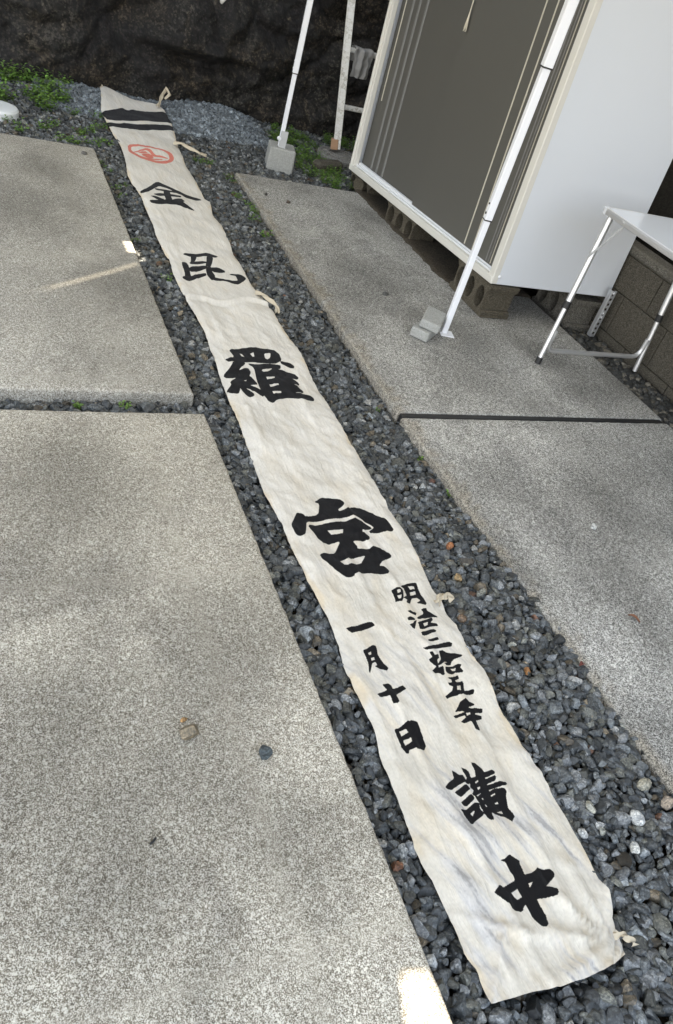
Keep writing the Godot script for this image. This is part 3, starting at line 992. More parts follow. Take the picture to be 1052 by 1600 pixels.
# ---------------------------------------------------------------- shed on its blocks
func shed() -> void:
	var t := thing("storage_shed", "white steel storage shed with dark grey sliding doors standing on concrete blocks", "shed", Vector3(2.67, 0.2, -3.39))
	t.rotation.x = deg_to_rad(-3.1)
	var cream := relief(mat(lin(0.64, 0.625, 0.57), 0.5), grey_tex(noise(71, 0.03, 3), 256), 0.0)
	cream.heightmap_enabled = false
	var rail := mat(lin(0.72, 0.735, 0.76), 0.32)
	var white := mat(lin(0.665, 0.695, 0.735), 0.42)
	white.uv1_triplanar = true
	white.uv1_scale = Vector3.ONE / 1.6
	relief(white, grey_tex(noise(72, 0.006, 2), 256), 0.35)
	var dark := mat(lin(0.095, 0.092, 0.081), 0.45)
	var stripe := mat(lin(0.50, 0.47, 0.39), 0.45)
	var groove := mat(lin(0.19, 0.19, 0.183), 0.45)
	var black := mat(lin(0.02, 0.02, 0.02), 0.6)
	var L := 2.11
	var D := 0.875
	var H := 2.02
	# panels: near end, far end, back, roof, floor
	var st := mb()
	box(st, Vector3(D * 0.5 + 0.012, H * 0.5, -0.012), Vector3(D - 0.028, H, 0.02), 0.003)
	var side := obj("side_panel", st, white, t)
	st = mb()
	box(st, Vector3(D * 0.5 + 0.012, H * 0.5, -L + 0.012), Vector3(D - 0.028, H, 0.02), 0.003)
	obj("side_panel", st, white, t)
	st = mb()
	box(st, Vector3(D - 0.008, H * 0.5, -L * 0.5), Vector3(0.016, H, L - 0.05), 0.003)
	obj("back_panel", st, white, t)
	st = mb()
	box(st, Vector3(D * 0.5, H + 0.025, -L * 0.5), Vector3(D + 0.1, 0.05, L + 0.08), 0.01)
	obj("roof", st, cream, t)
	st = mb()
	box(st, Vector3(D * 0.5 + 0.02, 0.012, -L * 0.5), Vector3(D - 0.1, 0.02, L - 0.08), 0.002)
	obj("floor", st, black, t)
	# bolt cap low on the near panel
	st = mb()
	var prof := [Vector2(0.0, 0.009), Vector2(0.006, 0.008), Vector2(0.010, 0.004), Vector2(0.012, 0.0)]
	lathe(st, prof, 20)
	var bolt := obj("bolt", st, rail, side)
	bolt.position = Vector3(0.042, 0.044, -0.002)
	bolt.rotation.x = PI / 2
	# front frame: corner posts, sill, head
	st = mb()
	box(st, Vector3(0.020, H * 0.5, -0.026), Vector3(0.040, H, 0.052), 0.004)
	obj("corner_post", st, cream, t)
	st = mb()
	box(st, Vector3(0.020, H * 0.5, -L + 0.034), Vector3(0.040, H, 0.068), 0.004)
	box(st, Vector3(0.006, H * 0.5, -L + 0.030), Vector3(0.030, H - 0.004, 0.022), 0.004)
	obj("corner_post", st, cream, t)
	st = mb()
	box(st, Vector3(0.018, 0.021, -L * 0.5), Vector3(0.044, 0.042, L - 0.004), 0.004)
	var sill := obj("sill", st, cream, t)
	st = mb()
	box(st, Vector3(0.030, 0.0475, -L * 0.5 + 0.0), Vector3(0.016, 0.011, L - 0.14), 0.002)
	box(st, Vector3(0.052, 0.052, (-L + 0.07 - 1.143) * 0.5), Vector3(0.028, 0.020, L - 0.07 - 1.143), 0.002)
	for k in 3:
		box(st, Vector3(0.041 + k * 0.009, 0.066, (-L + 0.07 - 1.143) * 0.5), Vector3(0.003, 0.010, L - 0.075 - 1.143), 0.0008)
	box(st, Vector3(0.066, 0.053, -L * 0.5), Vector3(0.048, 0.016, L - 0.15), 0.001)
	obj("door_track", st, rail, sill)
	st = mb()
	box(st, Vector3(0.02, H - 0.045, -L * 0.5), Vector3(0.05, 0.09, L - 0.14), 0.004)
	obj("head_rail", st, cream, t)
	# doors: the near one runs in front of the far one
	st = mb()
	box(st, Vector3(0.052, H * 0.5, -0.605), Vector3(0.018, H - 0.116, 1.09), 0.004)
	var door := obj("sliding_door", st, dark, t)
	for s in [[-0.335, 0.010, stripe], [-0.430, 0.010, stripe], [-0.128, 0.006, stripe], [-0.150, 0.005, groove], [-0.176, 0.008, groove], [-0.10, 0.008, groove]]:
		st = mb()
		box(st, Vector3(0.0425, H * 0.5, s[0]), Vector3(0.006, H - 0.14, s[1]), 0.0015)
		obj("rib", st, s[2], door)
	st = mb()
	box(st, Vector3(0.078, H * 0.5, -1.57), Vector3(0.018, H - 0.13, 0.98), 0.004)
	var door2 := obj("sliding_door", st, dark, t)
	for s in [[-1.70, 0.026], [-1.80, 0.026], [-1.89, 0.026]]:
		st = mb()
		box(st, Vector3(0.0685, H * 0.5, s[0]), Vector3(0.006, H - 0.14, s[1]), 0.002)
		obj("rib", st, groove, door2)
	st = mb()
	box(st, Vector3(0.068, H * 0.5 + 0.2, -1.995), Vector3(0.007, H - 0.6, 0.007), 0.0015)
	obj("rib", st, stripe, door2)
	# the pull cord with its frayed end
	st = mb()
	for k in 3:
		var o := (k - 1) * 0.004
		tube(st, [Vector3(0.030, H - 0.09, -1.10 + o), Vector3(0.028, 1.5, -1.099 + o * 0.6), Vector3(0.027, 1.16, -1.10 + o * 0.5)], 0.0022, 6)
	for k in 9:
		var a := TAU * k / 9.0
		tube(st, [Vector3(0.027, 1.17, -1.10), Vector3(0.027 + 0.004 * cos(a), 1.12, -1.10 + 0.006 * sin(a)), Vector3(0.027 + 0.007 * cos(a), 1.075 - 0.008 * (k % 3), -1.10 + 0.012 * sin(a))], 0.0022, 5)
	obj("pull_cord", st, mat(lin(0.62, 0.57, 0.46), 0.9), t)

func hollow_block(label: String, at: Vector3, turn: float, tall: float, m: Material, holes := 3) -> void:
	var o := CSGBox3D.new()
	o.name = numbered("concrete_block")
	o.size = Vector3(0.195, tall, 0.39)
	o.material = m
	for k in holes:
		var c := CSGCylinder3D.new()
		c.name = "core"
		c.radius = 0.5
		c.height = 1.0
		c.sides = 24
		c.operation = CSGShape3D.OPERATION_SUBTRACTION
		c.material = m
		c.transform = Transform3D(Basis(Vector3(0, 0.4, 0), Vector3(0, 0, 0.084), Vector3.ZERO), Vector3(0, -0.002, (k - (holes - 1) * 0.5) * 0.117))
		c.transform.basis = Basis(Vector3(0, 0, 0.080), Vector3(0.4, 0, 0), Vector3(0, tall * 0.66, 0))
		o.add_child(c, true)
	for s in [-1, 1]:
		var e := CSGBox3D.new()
		e.name = "end_recess"
		e.size = Vector3(0.40, tall * 0.56, 0.064)
		e.position = Vector3(0, -0.003, s * 0.200)
		e.operation = CSGShape3D.OPERATION_SUBTRACTION
		e.material = m
		o.add_child(e, true)
		for g in [-1, 1]:
			var w := CSGCylinder3D.new()
			w.name = "end_hollow"
			w.radius = 0.02
			w.height = 0.4
			w.sides = 20
			w.transform = Transform3D(Basis(Vector3(0, 1, 0), Vector3(1, 0, 0), Vector3(0, 0, -1)), Vector3(0, g * tall * 0.25, s * 0.199))
			w.operation = CSGShape3D.OPERATION_SUBTRACTION
			w.material = m
			o.add_child(w, true)
		for g in [-0.40, 0.40]:
			var n := CSGBox3D.new()
			n.name = "groove"
			n.size = Vector3(0.4, 0.006, 0.008)
			n.position = Vector3(0, g * tall, s * 0.195)
			n.operation = CSGShape3D.OPERATION_SUBTRACTION
			n.material = m
			o.add_child(n, true)
	add_child(o, true)
	o.position = at
	o.rotation.y = turn
	tag(o, label, "concrete block")

# ---------------------------------------------------------------- block wall
func block_wall(tones: Array) -> void:
	var t := thing("block_wall", "low weathered concrete block wall behind the folding table", "block wall", Vector3(3.56, 0, 0))
	var st := mb()
	box(st, Vector3(0.065, 0.22, -2.6), Vector3(0.10, 0.56, 6.7), 0.0)
	obj("mortar", st, tones[3], t)
	for row in 3:
		var y0 := 0.0
		var hh := 0.19 if row > 0 else 0.135
		y0 = [-0.115, 0.027, 0.262][row]
		hh = [0.134, 0.227, 0.196][row]
		var z: float = -5.88 + (0.0 if row != 1 else 0.2)
		while z < 0.7:
			var w := 0.395
			st = mb()
			box(st, Vector3(0.06, y0 + hh * 0.5, z + w * 0.5), Vector3(0.12 + rnd.randf() * 0.002, hh, w - 0.003), 0.002)
			obj("block", st, tones[rnd.randi() % 2], t)
			z += w + 0.003
	st = mb()
	box(st, Vector3(0.06, 0.489, -2.6), Vector3(0.128, 0.052, 6.75), 0.012)
	obj("coping", st, tones[2], t)

# ---------------------------------------------------------------- folding table
func table(alu: Material, grey_steel: Material, rubber: Material) -> void:
	var t := thing("folding_table", "white topped folding table with aluminium legs beside the shed", "table", Vector3(2.87, 0, -3.05))
	var topm := mat(lin(0.78, 0.82, 0.88), 0.18)
	var y := 0.80
	var W := 0.68
	var L := 1.80
	var st := mb()
	box(st, Vector3(W * 0.5, y - 0.010, L * 0.5), Vector3(W - 0.012, 0.016, L - 0.012), 0.002)
	obj("tabletop", st, topm, t)
	st = mb()
	for x in [0.006, W - 0.006]:
		box(st, Vector3(x, y - 0.017, L * 0.5), Vector3(0.012, 0.032, L - 0.05), 0.003)
		box(st, Vector3(x + (0.001 if x > 0.1 else -0.001), y - 0.012, L * 0.5), Vector3(0.012, 0.008, L - 0.052), 0.003)
	for z in [0.006, L - 0.006]:
		box(st, Vector3(W * 0.5, y - 0.017, z), Vector3(W - 0.05, 0.032, 0.012), 0.003)
	var edge := obj("edge_frame", st, alu, t)
	var cap := mat(lin(0.55, 0.57, 0.60), 0.35)
	for x in [0.0, W]:
		for z in [0.0, L]:
			st = mb()
			var c := Vector3(clampf(x, 0.016, W - 0.016), 0, clampf(z, 0.016, L - 0.016))
			lathe(st, [Vector2(0, y - 0.036), Vector2(0.017, y - 0.036), Vector2(0.0195, y - 0.033), Vector2(0.0195, y - 0.003), Vector2(0.016, y + 0.0005), Vector2(0, y + 0.0005)], 24, c)
			obj("corner_cap", st, cap, t)
	for z in [0.012, 0.17, L - 0.17, L - 0.012]:
		st = mb()
		lathe(st, [Vector2(0.0, 0.004), Vector2(0.004, 0.003), Vector2(0.006, 0.0)], 12)
		var r := obj("rivet", st, alu, edge)
		r.position = Vector3(-0.0005, y - 0.017, z)
		r.rotation.z = PI / 2
	# legs at both ends; the near pair stands out of the picture
	for e in [0, 1]:
		var zt := 0.045 if e == 0 else L - 0.045
		var zf := 0.15 if e == 0 else L - 0.15
		var frame := []
		for s in [0, 1]:
			var top := Vector3(0.03 if s == 0 else W - 0.03, y - 0.03, zt)
			var foot := Vector3(-0.09 if s == 0 else W - 0.055, 0.022 if s == 0 else -0.012, zf)
			st = mb()
			var d := foot - top
			tube(st, [top, top + d * 0.60], 0.0155, 18)
			var leg := obj("leg", st, alu, t)
			st = mb()
			tube(st, [top + d * 0.575, top + d * 0.625], 0.019, 18)
			obj("collar", st, rubber, leg)
			st = mb()
			tube(st, [top + d * 0.60, foot], 0.0130, 18)
			obj("inner_tube", st, alu, leg)
			if s == 0:
				st = mb()
				tube(st, [foot - d.normalized() * 0.012, foot + d.normalized() * 0.022], 0.0165, 18)
				obj("foot_cap", st, rubber, leg)
				st = mb()
				bar(st, top + d * 0.27 + Vector3(-0.017, 0, 0), Vector3(0.012, y - 0.034, zt + (0.125 if e == 0 else -0.125)), 0.003, 0.012, Vector3.RIGHT)
				obj("brace", st, grey_steel, leg)
			for k in 2:
				st = mb()
				box(st, top + d * (0.80 + 0.035 * k) + Vector3(-0.0135, 0, 0), Vector3(0.006, 0.007, 0.007), 0.001)
				obj("spring_button", st, grey_steel, leg)
			frame.append(foot)
		st = mb()
		var q := Vector3(0, 0, -0.02 if e == 0 else 0.02)
		var p0: Vector3 = frame[0] + Vector3(0.040, 0.16, 0) + q
		var p1: Vector3 = frame[0] + Vector3(0.030, 0.045, 0) + q
		var p2: Vector3 = frame[1] + Vector3(-0.012, 0.079, 0) + q
		var p3: Vector3 = frame[1] + Vector3(-0.010, 0.19, 0) + q
		tube(st, rounded([p0, p1, p2, p3], 0.06), 0.0128, 16)
		obj("crossbar", st, alu, t)

# ---------------------------------------------------------------- tent
const SUN := Vector3(0.55, 1.0, -0.45)

func tent_y(p: Vector2) -> float:
	var c := Vector2(0.985, -4.35)
	return 1.98 + 0.62 * (1.0 - clampf(maxf(absf(p.x - c.x), absf(p.y - c.y)) / 1.3, 0.0, 1.0))

func shade_roof_y(p: Vector2) -> float:
	return 2.9 + 0.03 * (p.x - 1.0)

func raised(g: Vector2, high: Callable) -> Vector2:
	var p := g
	for i in 12:
		p = g + Vector2(SUN.x, SUN.z) * float(high.call(p))
	return p

# a thin roof over a rectangle in bands, open where the gaps are
func roof(st: SurfaceTool, x0: float, x1: float, z0: float, z1: float, band: float, high: Callable, gaps: Array) -> void:
	var a := x0
	while a < x1 - 0.001:
		var b := minf(a + band, x1)
		var z := z0
		while z < z1 - 0.001:
			var zz := minf(z + band, z1)
			var polys: Array = [PackedVector2Array([Vector2(a, z), Vector2(b, z), Vector2(b, zz), Vector2(a, zz)])]
			for g in gaps:
				var next := []
				for p in polys:
					next.append_array(Geometry2D.clip_polygons(p, g))
				polys = next
			for p in polys:
				var ix := Geometry2D.triangulate_polygon(p)
				for k in range(0, ix.size(), 3):
					var v := []
					for m in 3:
						var q: Vector2 = p[ix[k + m]]
						v.append(Vector3(q.x, high.call(q), q.y))
					var n: Vector3 = (v[1] - v[0]).cross(v[2] - v[0]).normalized()
					if n.y < 0.0:
						n = -n
					tri(st, v[0], v[1], v[2], n, n, n)
			z = zz
		a = b

func gap(pts: Array, high: Callable) -> PackedVector2Array:
	var o := PackedVector2Array()
	for p in pts:
		o.append(raised(p, high))
	return o

func tent_leg(parent: Node3D, at: Vector3, white: Material, black: Material, plate: bool, turn: float, joint: Array) -> void:
	var f := Basis(Vector3.UP, turn)
	var st := mb()
	box(st, at + Vector3(0, (joint[0] + 0.004) * 0.5, 0), Vector3(0.030, joint[0] - 0.004, 0.030), 0.003, f)
	var leg := obj("leg", st, white, parent)
	st = mb()
	box(st, at + Vector3(0, (joint[0] + joint[1]) * 0.5, 0), Vector3(0.037, joint[1] - joint[0], 0.037), 0.0035, f)
	obj("middle_tube", st, white, leg)
	st = mb()
	box(st, at + Vector3(0, (joint[1] + 1.97) * 0.5, 0), Vector3(0.045, 1.97 - joint[1], 0.045), 0.004, f)
	obj("outer_tube", st, white, leg)
	for k in 2:
		st = mb()
		box(st, at + Vector3(0, joint[k], 0), Vector3(0.040 + 0.008 * k, 0.006, 0.040 + 0.008 * k), 0.001, f)
		obj("end_ring", st, black, leg)
	for k in 2:
		st = mb()
		tube(st, [at + f * Vector3(-0.022, joint[0] + 0.03 + k * 0.045, 0), at + f * Vector3(-0.015, joint[0] + 0.03 + k * 0.045, 0)], 0.006 - 0.001 * k, 12)
		obj("push_button", st, black if plate else white, leg)
	if plate:
		st = mb()
		box(st, at + Vector3(0.01, 0.003, 0.012), Vector3(0.075, 0.005, 0.07), 0.001, f)
		obj("foot_plate", st, white, leg)

func tent(white: Material, black: Material, cloth: Material, steel: Material) -> void:
	var t := thing("canopy_tent", "white canopy tent on slim telescoping legs beside the storage shed", "tent")
	tent_leg(t, Vector3(2.32, 0, -3.16), white, black, true, -0.25, [0.61, 1.277])
	tent_leg(t, Vector3(2.152, 0.115, -5.625), white, black, false, -0.2, [0.485, 1.20])
	tent_leg(t, Vector3(-0.18, 0, -3.03), white, black, true, -0.07, [0.61, 1.277])
	tent_leg(t, Vector3(-0.30, 0, -5.47), white, black, true, -0.07, [0.61, 1.277])
	# the bracket that takes the rear leg on its weight
	var st := mb()
	var f := Basis(Vector3.UP, -0.2)
	box(st, Vector3(2.160, 0.165, -5.600), Vector3(0.052, 0.125, 0.005), 0.001, f)
	box(st, Vector3(2.184, 0.165, -5.62), Vector3(0.005, 0.122, 0.045), 0.001, f)
	var br := obj("leg_bracket", st, steel, t)
	st = mb()
	lathe(st, [Vector2(0, 0.012), Vector2(0.011, 0.011), Vector2(0.014, 0.0), Vector2(0.014, -0.012)], 16)
	var kn := obj("clamp_screw", st, white, br)
	kn.position = Vector3(2.128, 0.175, -5.60)
	kn.rotation.x = PI / 2
	# cloth roof with openings added along the sun to throw light patches
	var g := []
	g.append(gap([Vector2(0.772, -3.875), Vector2(0.86, -3.885), Vector2(0.885, -3.765), Vector2(0.774, -3.745)], tent_y))
	for k in 3:
		var o := Vector2(0.0, 0.0145 * k)
		g.append(gap([Vector2(0.25 + 0.05 * k, -3.215) + o, Vector2(0.38, -3.31) + o, Vector2(0.52, -3.412) + o, Vector2(0.66, -3.522) + o, Vector2(0.80, -3.640) + o, Vector2(0.7995, -3.6418) + o, Vector2(0.659, -3.5240) + o, Vector2(0.519, -3.4140) + o, Vector2(0.3798, -3.3115) + o], tent_y))
	st = mb()
	roof(st, -0.31, 2.33, -5.63, -3.0, 0.33, tent_y, g)
	for e in [[Vector3(-0.31, 1.98, -5.63), Vector3(2.33, 1.98, -5.63)], [Vector3(-0.31, 1.98, -3.0), Vector3(2.33, 1.98, -3.0)], [Vector3(-0.31, 1.98, -5.63), Vector3(-0.31, 1.98, -3.0)], [Vector3(2.33, 1.98, -5.63), Vector3(2.33, 1.98, -3.0)]]:
		var n: Vector3 = (e[1] - e[0]).cross(Vector3.UP).normalized()
		var d := Vector3(0, -0.16, 0)
		tri(st, e[0], e[1], e[1] + d, n, n, n)
		tri(st, e[0], e[1] + d, e[0] + d, n, n, n)
	obj("cloth_roof", st, cloth, t)

func added_shade_roof(panel: Material, alu: Material) -> void:  # added unseen roof: blocks the sun and spreads soft light below
	var t := thing("added_shade_roof", "unseen translucent roof on posts, added overhead to shade the place", "added_shade_roof")
	var g := []
	g.append(gap([Vector2(0.762, -0.380), Vector2(0.814, -0.366), Vector2(0.820, -0.25), Vector2(0.80, 0.25), Vector2(0.68, 0.25), Vector2(0.734, -0.29)], shade_roof_y))  # opening shaped to drop one sun patch on the near left slab
	# the roof stops where the tent stands
	g.append(PackedVector2Array([Vector2(0.33, -5.86), Vector2(2.69, -5.86), Vector2(2.69, -3.58), Vector2(0.33, -3.58)]))
	for k in 9:
		var x0 := -2.05 + k * 0.95
		for half in [[-7.4, -4.55], [-4.55, 0.8]]:
			var st := mb()
			roof(st, x0, x0 + 0.95, half[0], half[1], 0.475, shade_roof_y, g)
			obj("roof_panel", st, panel, t)
	for x in [-2.025, -0.15, 0.8, 3.65, 5.55, 6.475]:
		var st := mb()
		bar(st, Vector3(x, shade_roof_y(Vector2(x, 0)) + 0.03, -7.4), Vector3(x, shade_roof_y(Vector2(x, 0)) + 0.03, 0.8), 0.05, 0.05)
		obj("rafter", st, alu, t)
	for x in [-1.95, 4.15]:
		for z in [-7.0 if x > 0.0 else -3.3, 0.7]:
			var st := mb()
			var h := shade_roof_y(Vector2(x, z)) - 0.01
			box(st, Vector3(x, h * 0.5, z), Vector3(0.1, h, 0.1), 0.006)
			obj("post", st, alu, t)

# ---------------------------------------------------------------- smaller things
func ladder(alu: Material, wood: Material, rag: Material) -> void:
	var t := thing("ladder", "white painted ladder with a rust brown foot leaning behind the far end of the shed", "ladder")
	var a := Vector3(2.835, 0.035, -6.20)
	var b := Vector3(2.60, 2.28, -6.56)
	for s in [0, 1]:
		var o := Vector3(0.37 * s, 0, -0.01 * s)
		var st := mb()
		var sd := Vector3(0.93, 0, 0.36)
		var dp := Vector3(-0.36, 0, 0.93)
		bar(st, a + o, b + o, 0.008, 0.086, sd, 0.002)
		for k in [-1, 1]:
			var q: Vector3 = o + sd * 0.027 + dp * 0.038 * k
			bar(st, a + q, b + q, 0.046, 0.009, sd, 0.002)
		bar(st, a + o - sd * 0.006 - dp * 0.006, b + o - sd * 0.006 - dp * 0.006, 0.005, 0.026, sd, 0.001)
		var r := obj("rail", st, alu, t)
		st = mb()
		bar(st, a + o - (b - a) * 0.006, a + o + (b - a) * 0.028, 0.058, 0.094, Vector3(0.93, 0, 0.36), 0.004)
		obj("foot", st, wood, r)
	for k in 6:
		var f := (0.335 + k * 0.39 - 0.035) / 2.245
		var p := a.lerp(b, f)
		var st := mb()
		bar(st, p + Vector3(-0.005, 0, 0.01), p + Vector3(0.375, 0.0, 0.0), 0.03, 0.036, Vector3(0, 0, 1), 0.006)
		obj("rung", st, alu, t)
	# the rag over a rung
	var p := a.lerp(b, (0.335 + 0.39 - 0.035) / 2.245)
	var g := PackedVector3Array()
	var n := noise(81, 1.0, 2)
	for j in 30:
		for i in 22:
			var u := i / 21.0
			var s := j / 29.0
			var x := p.x + 0.06 + u * 0.19
			var front := s > 0.42
			var y := p.y + 0.026
			var z := p.z + 0.03
			if s < 0.34:
				y -= (0.34 - s) * 0.30
				z -= 0.036
			elif s < 0.46:
				var k := (s - 0.34) / 0.12
				z = p.z + 0.005 + (k - 0.5) * 0.062
				y += 0.006 * sin(k * PI)
			else:
				y -= (s - 0.46) * 0.37
				z += 0.008
			var f := sin(u * 15.0 + s * 2.0) * 0.006 + n.get_noise_2d(u * 3.0, s * 2.0) * 0.02
			z += f * (1.0 if front else 0.3) + (0.012 if front else 0.0)
			x += (u - 0.5) * -0.05 * s + n.get_noise_2d(u * 3.0, s * 3.0 + 9.0) * 0.015
			y += 0.004 * sin(u * 9.0)
			g.append(Vector3(x, y, z))
	var o := obj("rag", sheet(22, 30, g, Vector3(0, 0, 1)), rag)
	tag(o, "crumpled grey rag hanging over a rung of the white ladder", "rag")

func drain_cover(m: Material, ring: Material) -> void:
	var t := thing("drain_cover", "round grey cast drain cover at the foot of the ladder", "drain cover", Vector3(2.87, -0.022, -6.13), 0.3)
	var st := mb()
	lathe(st, [Vector2(0, 0.026), Vector2(0.15, 0.026), Vector2(0.152, 0.021), Vector2(0.160, 0.021), Vector2(0.162, 0.027), Vector2(0.182, 0.027), Vector2(0.187, 0.022), Vector2(0.187, -0.04)], 48)
	obj("lid", st, m, t)
	st = mb()
	for r in [0.055, 0.10]:
		lathe(st, [Vector2(r - 0.006, 0.0262), Vector2(r - 0.004, 0.030), Vector2(r + 0.004, 0.030), Vector2(r + 0.006, 0.0262)], 40)
	for k in 8:
		var a := TAU * k / 8.0
		bar(st, Vector3(cos(a) * 0.112, 0.028, sin(a) * 0.112), Vector3(cos(a) * 0.144, 0.028, sin(a) * 0.144), 0.012, 0.005, Vector3.UP, 0.001)
	obj("raised_pattern", st, m, t)
	st = mb()
	box(st, Vector3(0.02, 0.025, 0.125), Vector3(0.05, 0.005, 0.012), 0.001)
	obj("lift_slot", st, ring, t)

func anchor_strap(m: Material) -> void:
	var t := thing("anchor_strap", "galvanised perforated steel strap upright between the shed corner and the block wall", "steel strap", Vector3(3.50, -0.03, -3.325))
	var st := mb()
	var H := 0.30
	for s in [-1, 1]:
		box(st, Vector3(s * 0.0135, H * 0.5, 0), Vector3(0.009, H, 0.004), 0.0008)
	var y := 0.0
	while y < H:
		box(st, Vector3(0, y + 0.008, 0.0), Vector3(0.0182, 0.016, 0.0038), 0.0005)
		y += 0.0316
	box(st, Vector3(-0.018, H * 0.5, -0.014), Vector3(0.004, H, 0.028), 0.0008)
	obj("strap", st, m, t)
	for y2 in [0.13, 0.155, 0.285]:
		st = mb()
		lathe(st, [Vector2(0, 0.010), Vector2(0.008, 0.009), Vector2(0.0105, 0.005), Vector2(0.0105, 0.0)], 12)
		var b := obj("bolt", st, m, t)
		b.position = Vector3(0, y2, 0.002)
		b.rotation.x = PI / 2

func paver(label: String, at: Vector3, turn: float, tilt: float, size: Vector3, m: Material) -> void:
	var st := mb()
	box(st, Vector3.ZERO, size, 0.006)
	var o := obj("stone_paver", st, m)
	o.position = at
	o.rotation = Vector3(tilt, turn, 0.0)
	tag(o, label, "paver")

func dead_leaf(label: String, x: float, y: float, z: float, l: float, w: float, turn: float, col: Color) -> void:
	var g := PackedVector3Array()
	for j in 9:
		for i in 5:
			var s := j / 8.0
			var u := i / 4.0 - 0.5
			var half := w * pow(sin(PI * clampf(s * 0.94 + 0.03, 0.0, 1.0)), 0.8)
			g.append(Vector3(u * half, 0.006 * sin(s * 4.0) + absf(u) * 0.010 + 0.004, (s - 0.5) * l))
	var o := obj("dead_leaf", sheet(5, 9, g, Vector3.UP), mat(col, 0.8))
	o.position = Vector3(x, y, z)
	o.rotation.y = turn
	tag(o, label, "leaf")

# ---------------------------------------------------------------- the place
func _ready() -> void:
	rnd.seed = 20240611
	var cam := Camera3D.new()
	cam.name = "camera"
	add_child(cam)
	cam.position = Vector3(0, 1.6, 0)
	cam.rotation_order = EULER_ORDER_YXZ
	cam.rotation_degrees = Vector3(-37.08, -33.033, 19.229)
	cam.fov = 67.14
	cam.far = 400.0
	cam.near = 0.02
	cam.current = true

	var env := Environment.new()
	var sky := Sky.new()
	var sm_ := ProceduralSkyMaterial.new()
	sm_.sky_top_color = Color(0.60, 0.655, 0.73)
	sm_.sky_horizon_color = Color(0.92, 0.905, 0.87)
	sm_.sky_curve = 0.18
	sm_.ground_bottom_color = Color(0.35, 0.34, 0.32)
	sm_.ground_horizon_color = Color(0.70, 0.72, 0.74)
	sm_.sky_energy_multiplier = 1.0
	sky.sky_material = sm_
	env.background_mode = Environment.BG_SKY
	env.sky = sky
	env.tonemap_mode = Environment.TONE_MAPPER_LINEAR
	env.tonemap_exposure = 6.1
	env.sdfgi_enabled = true
	env.ssao_enabled = true
	env.ssil_enabled = true
	var we := WorldEnvironment.new()
	we.name = "environment"
	we.environment = env
	add_child(we)

	var sun := DirectionalLight3D.new()
	sun.name = "sun"
	add_child(sun)
	sun.look_at_from_position(SUN * 10.0, Vector3.ZERO, Vector3.UP)
	sun.light_energy = 1.25
	sun.light_color = Color(1.0, 0.95, 0.86)
	sun.light_angular_distance = 0.5
	sun.shadow_enabled = true

	lumps = noise(11, 2.2, 2)
	stain_a = noise(21, 1.0, 3)
	stain_b = noise(22, 1.0, 4)
	stain_c = noise(23, 1.0, 3)

	# materials
	var fine := grey_tex(noise(24, 0.09, 3), 512)
	var grain_l := ramp([[0.0, Color(0.43, 0.405, 0.365)], [0.25, Color(0.57, 0.545, 0.50)], [0.45, Color(0.74, 0.72, 0.68)], [0.62, Color(0.88, 0.865, 0.825)], [0.8, Color(0.98, 0.968, 0.93)], [1.0, Color(1.0, 1.0, 0.985)]])
	var grain_r := ramp([[0.0, Color(0.30, 0.295, 0.29)], [0.27, Color(0.53, 0.525, 0.51)], [0.48, Color(0.73, 0.725, 0.705)], [0.68, Color(0.88, 0.875, 0.855)], [0.85, Color(0.98, 0.975, 0.96)], [1.0, Color(1.0, 1.0, 1.0)]])
	var speck_l := speckle(1536, 2.7, 101, grain_l, true)
	var speck_r := speckle(1536, 3.9, 111, grain_r, true)
	var bump := grey_tex(noise(105, 0.3, 2), 1024)
	var conc_l := relief(triplanar(mat(Color.WHITE, 0.9), speck_l, 1.05), bump, 0.12)
	conc_l.vertex_color_use_as_albedo = true
	conc_l.metallic_specular = 0.3
	var conc_r := relief(triplanar(mat(Color.WHITE, 0.88), speck_r, 0.97), bump, 0.12)
	conc_r.vertex_color_use_as_albedo = true
	conc_r.metallic_specular = 0.35
	var vein := noise(121, 0.02, 4)
	vein.fractal_type = FastNoiseLite.FRACTAL_RIDGED
	var rock_tex := speckle(512, 16.0, 131, ramp([[0.0, Color(0.38, 0.39, 0.40)], [0.4, Color(0.62, 0.63, 0.64)], [0.7, Color(0.80, 0.80, 0.79)], [0.86, Color(0.95, 0.95, 0.94)], [1.0, Color(1, 1, 1)]]))
	var stone := relief(triplanar(mat(Color.WHITE, 0.5), rock_tex, 0.13), fine, 0.10)
	stone.vertex_color_use_as_albedo = true
	stone.metallic_specular = 0.5
	var rockm := relief(triplanar(mat(Color.WHITE, 0.85), speckle(1024, 11.0, 141, ramp([[0.0, Color(0.20, 0.19, 0.18)], [0.42, Color(0.38, 0.37, 0.35)], [0.6, Color(0.52, 0.51, 0.48)], [0.7, Color(0.64, 0.62, 0.58)], [0.76, Color(1.0, 0.98, 0.93)], [1.0, Color(1, 1, 1)]])), 1.3), fine, 0.3)
	rockm.vertex_color_use_as_albedo = true
	var old_conc := speckle(512, 5.0, 151, ramp([[0.0, Color(0.5, 0.48, 0.45)], [0.5, Color(0.78, 0.76, 0.72)], [0.85, Color(0.95, 0.94, 0.91)], [1.0, Color(1, 1, 1)]]))
	var blockm := []
	for c in [Color(0.128, 0.120, 0.102), Color(0.134, 0.125, 0.106), Color(0.21, 0.205, 0.19), Color(0.17, 0.155, 0.125)]:
		blockm.append(relief(triplanar(mat(lin(c.r, c.g, c.b), 0.95), old_conc, 0.35), fine, 0.15))
	var shed_block := relief(triplanar(mat(lin(0.135, 0.122, 0.095), 0.95), old_conc, 0.3), fine, 0.12)
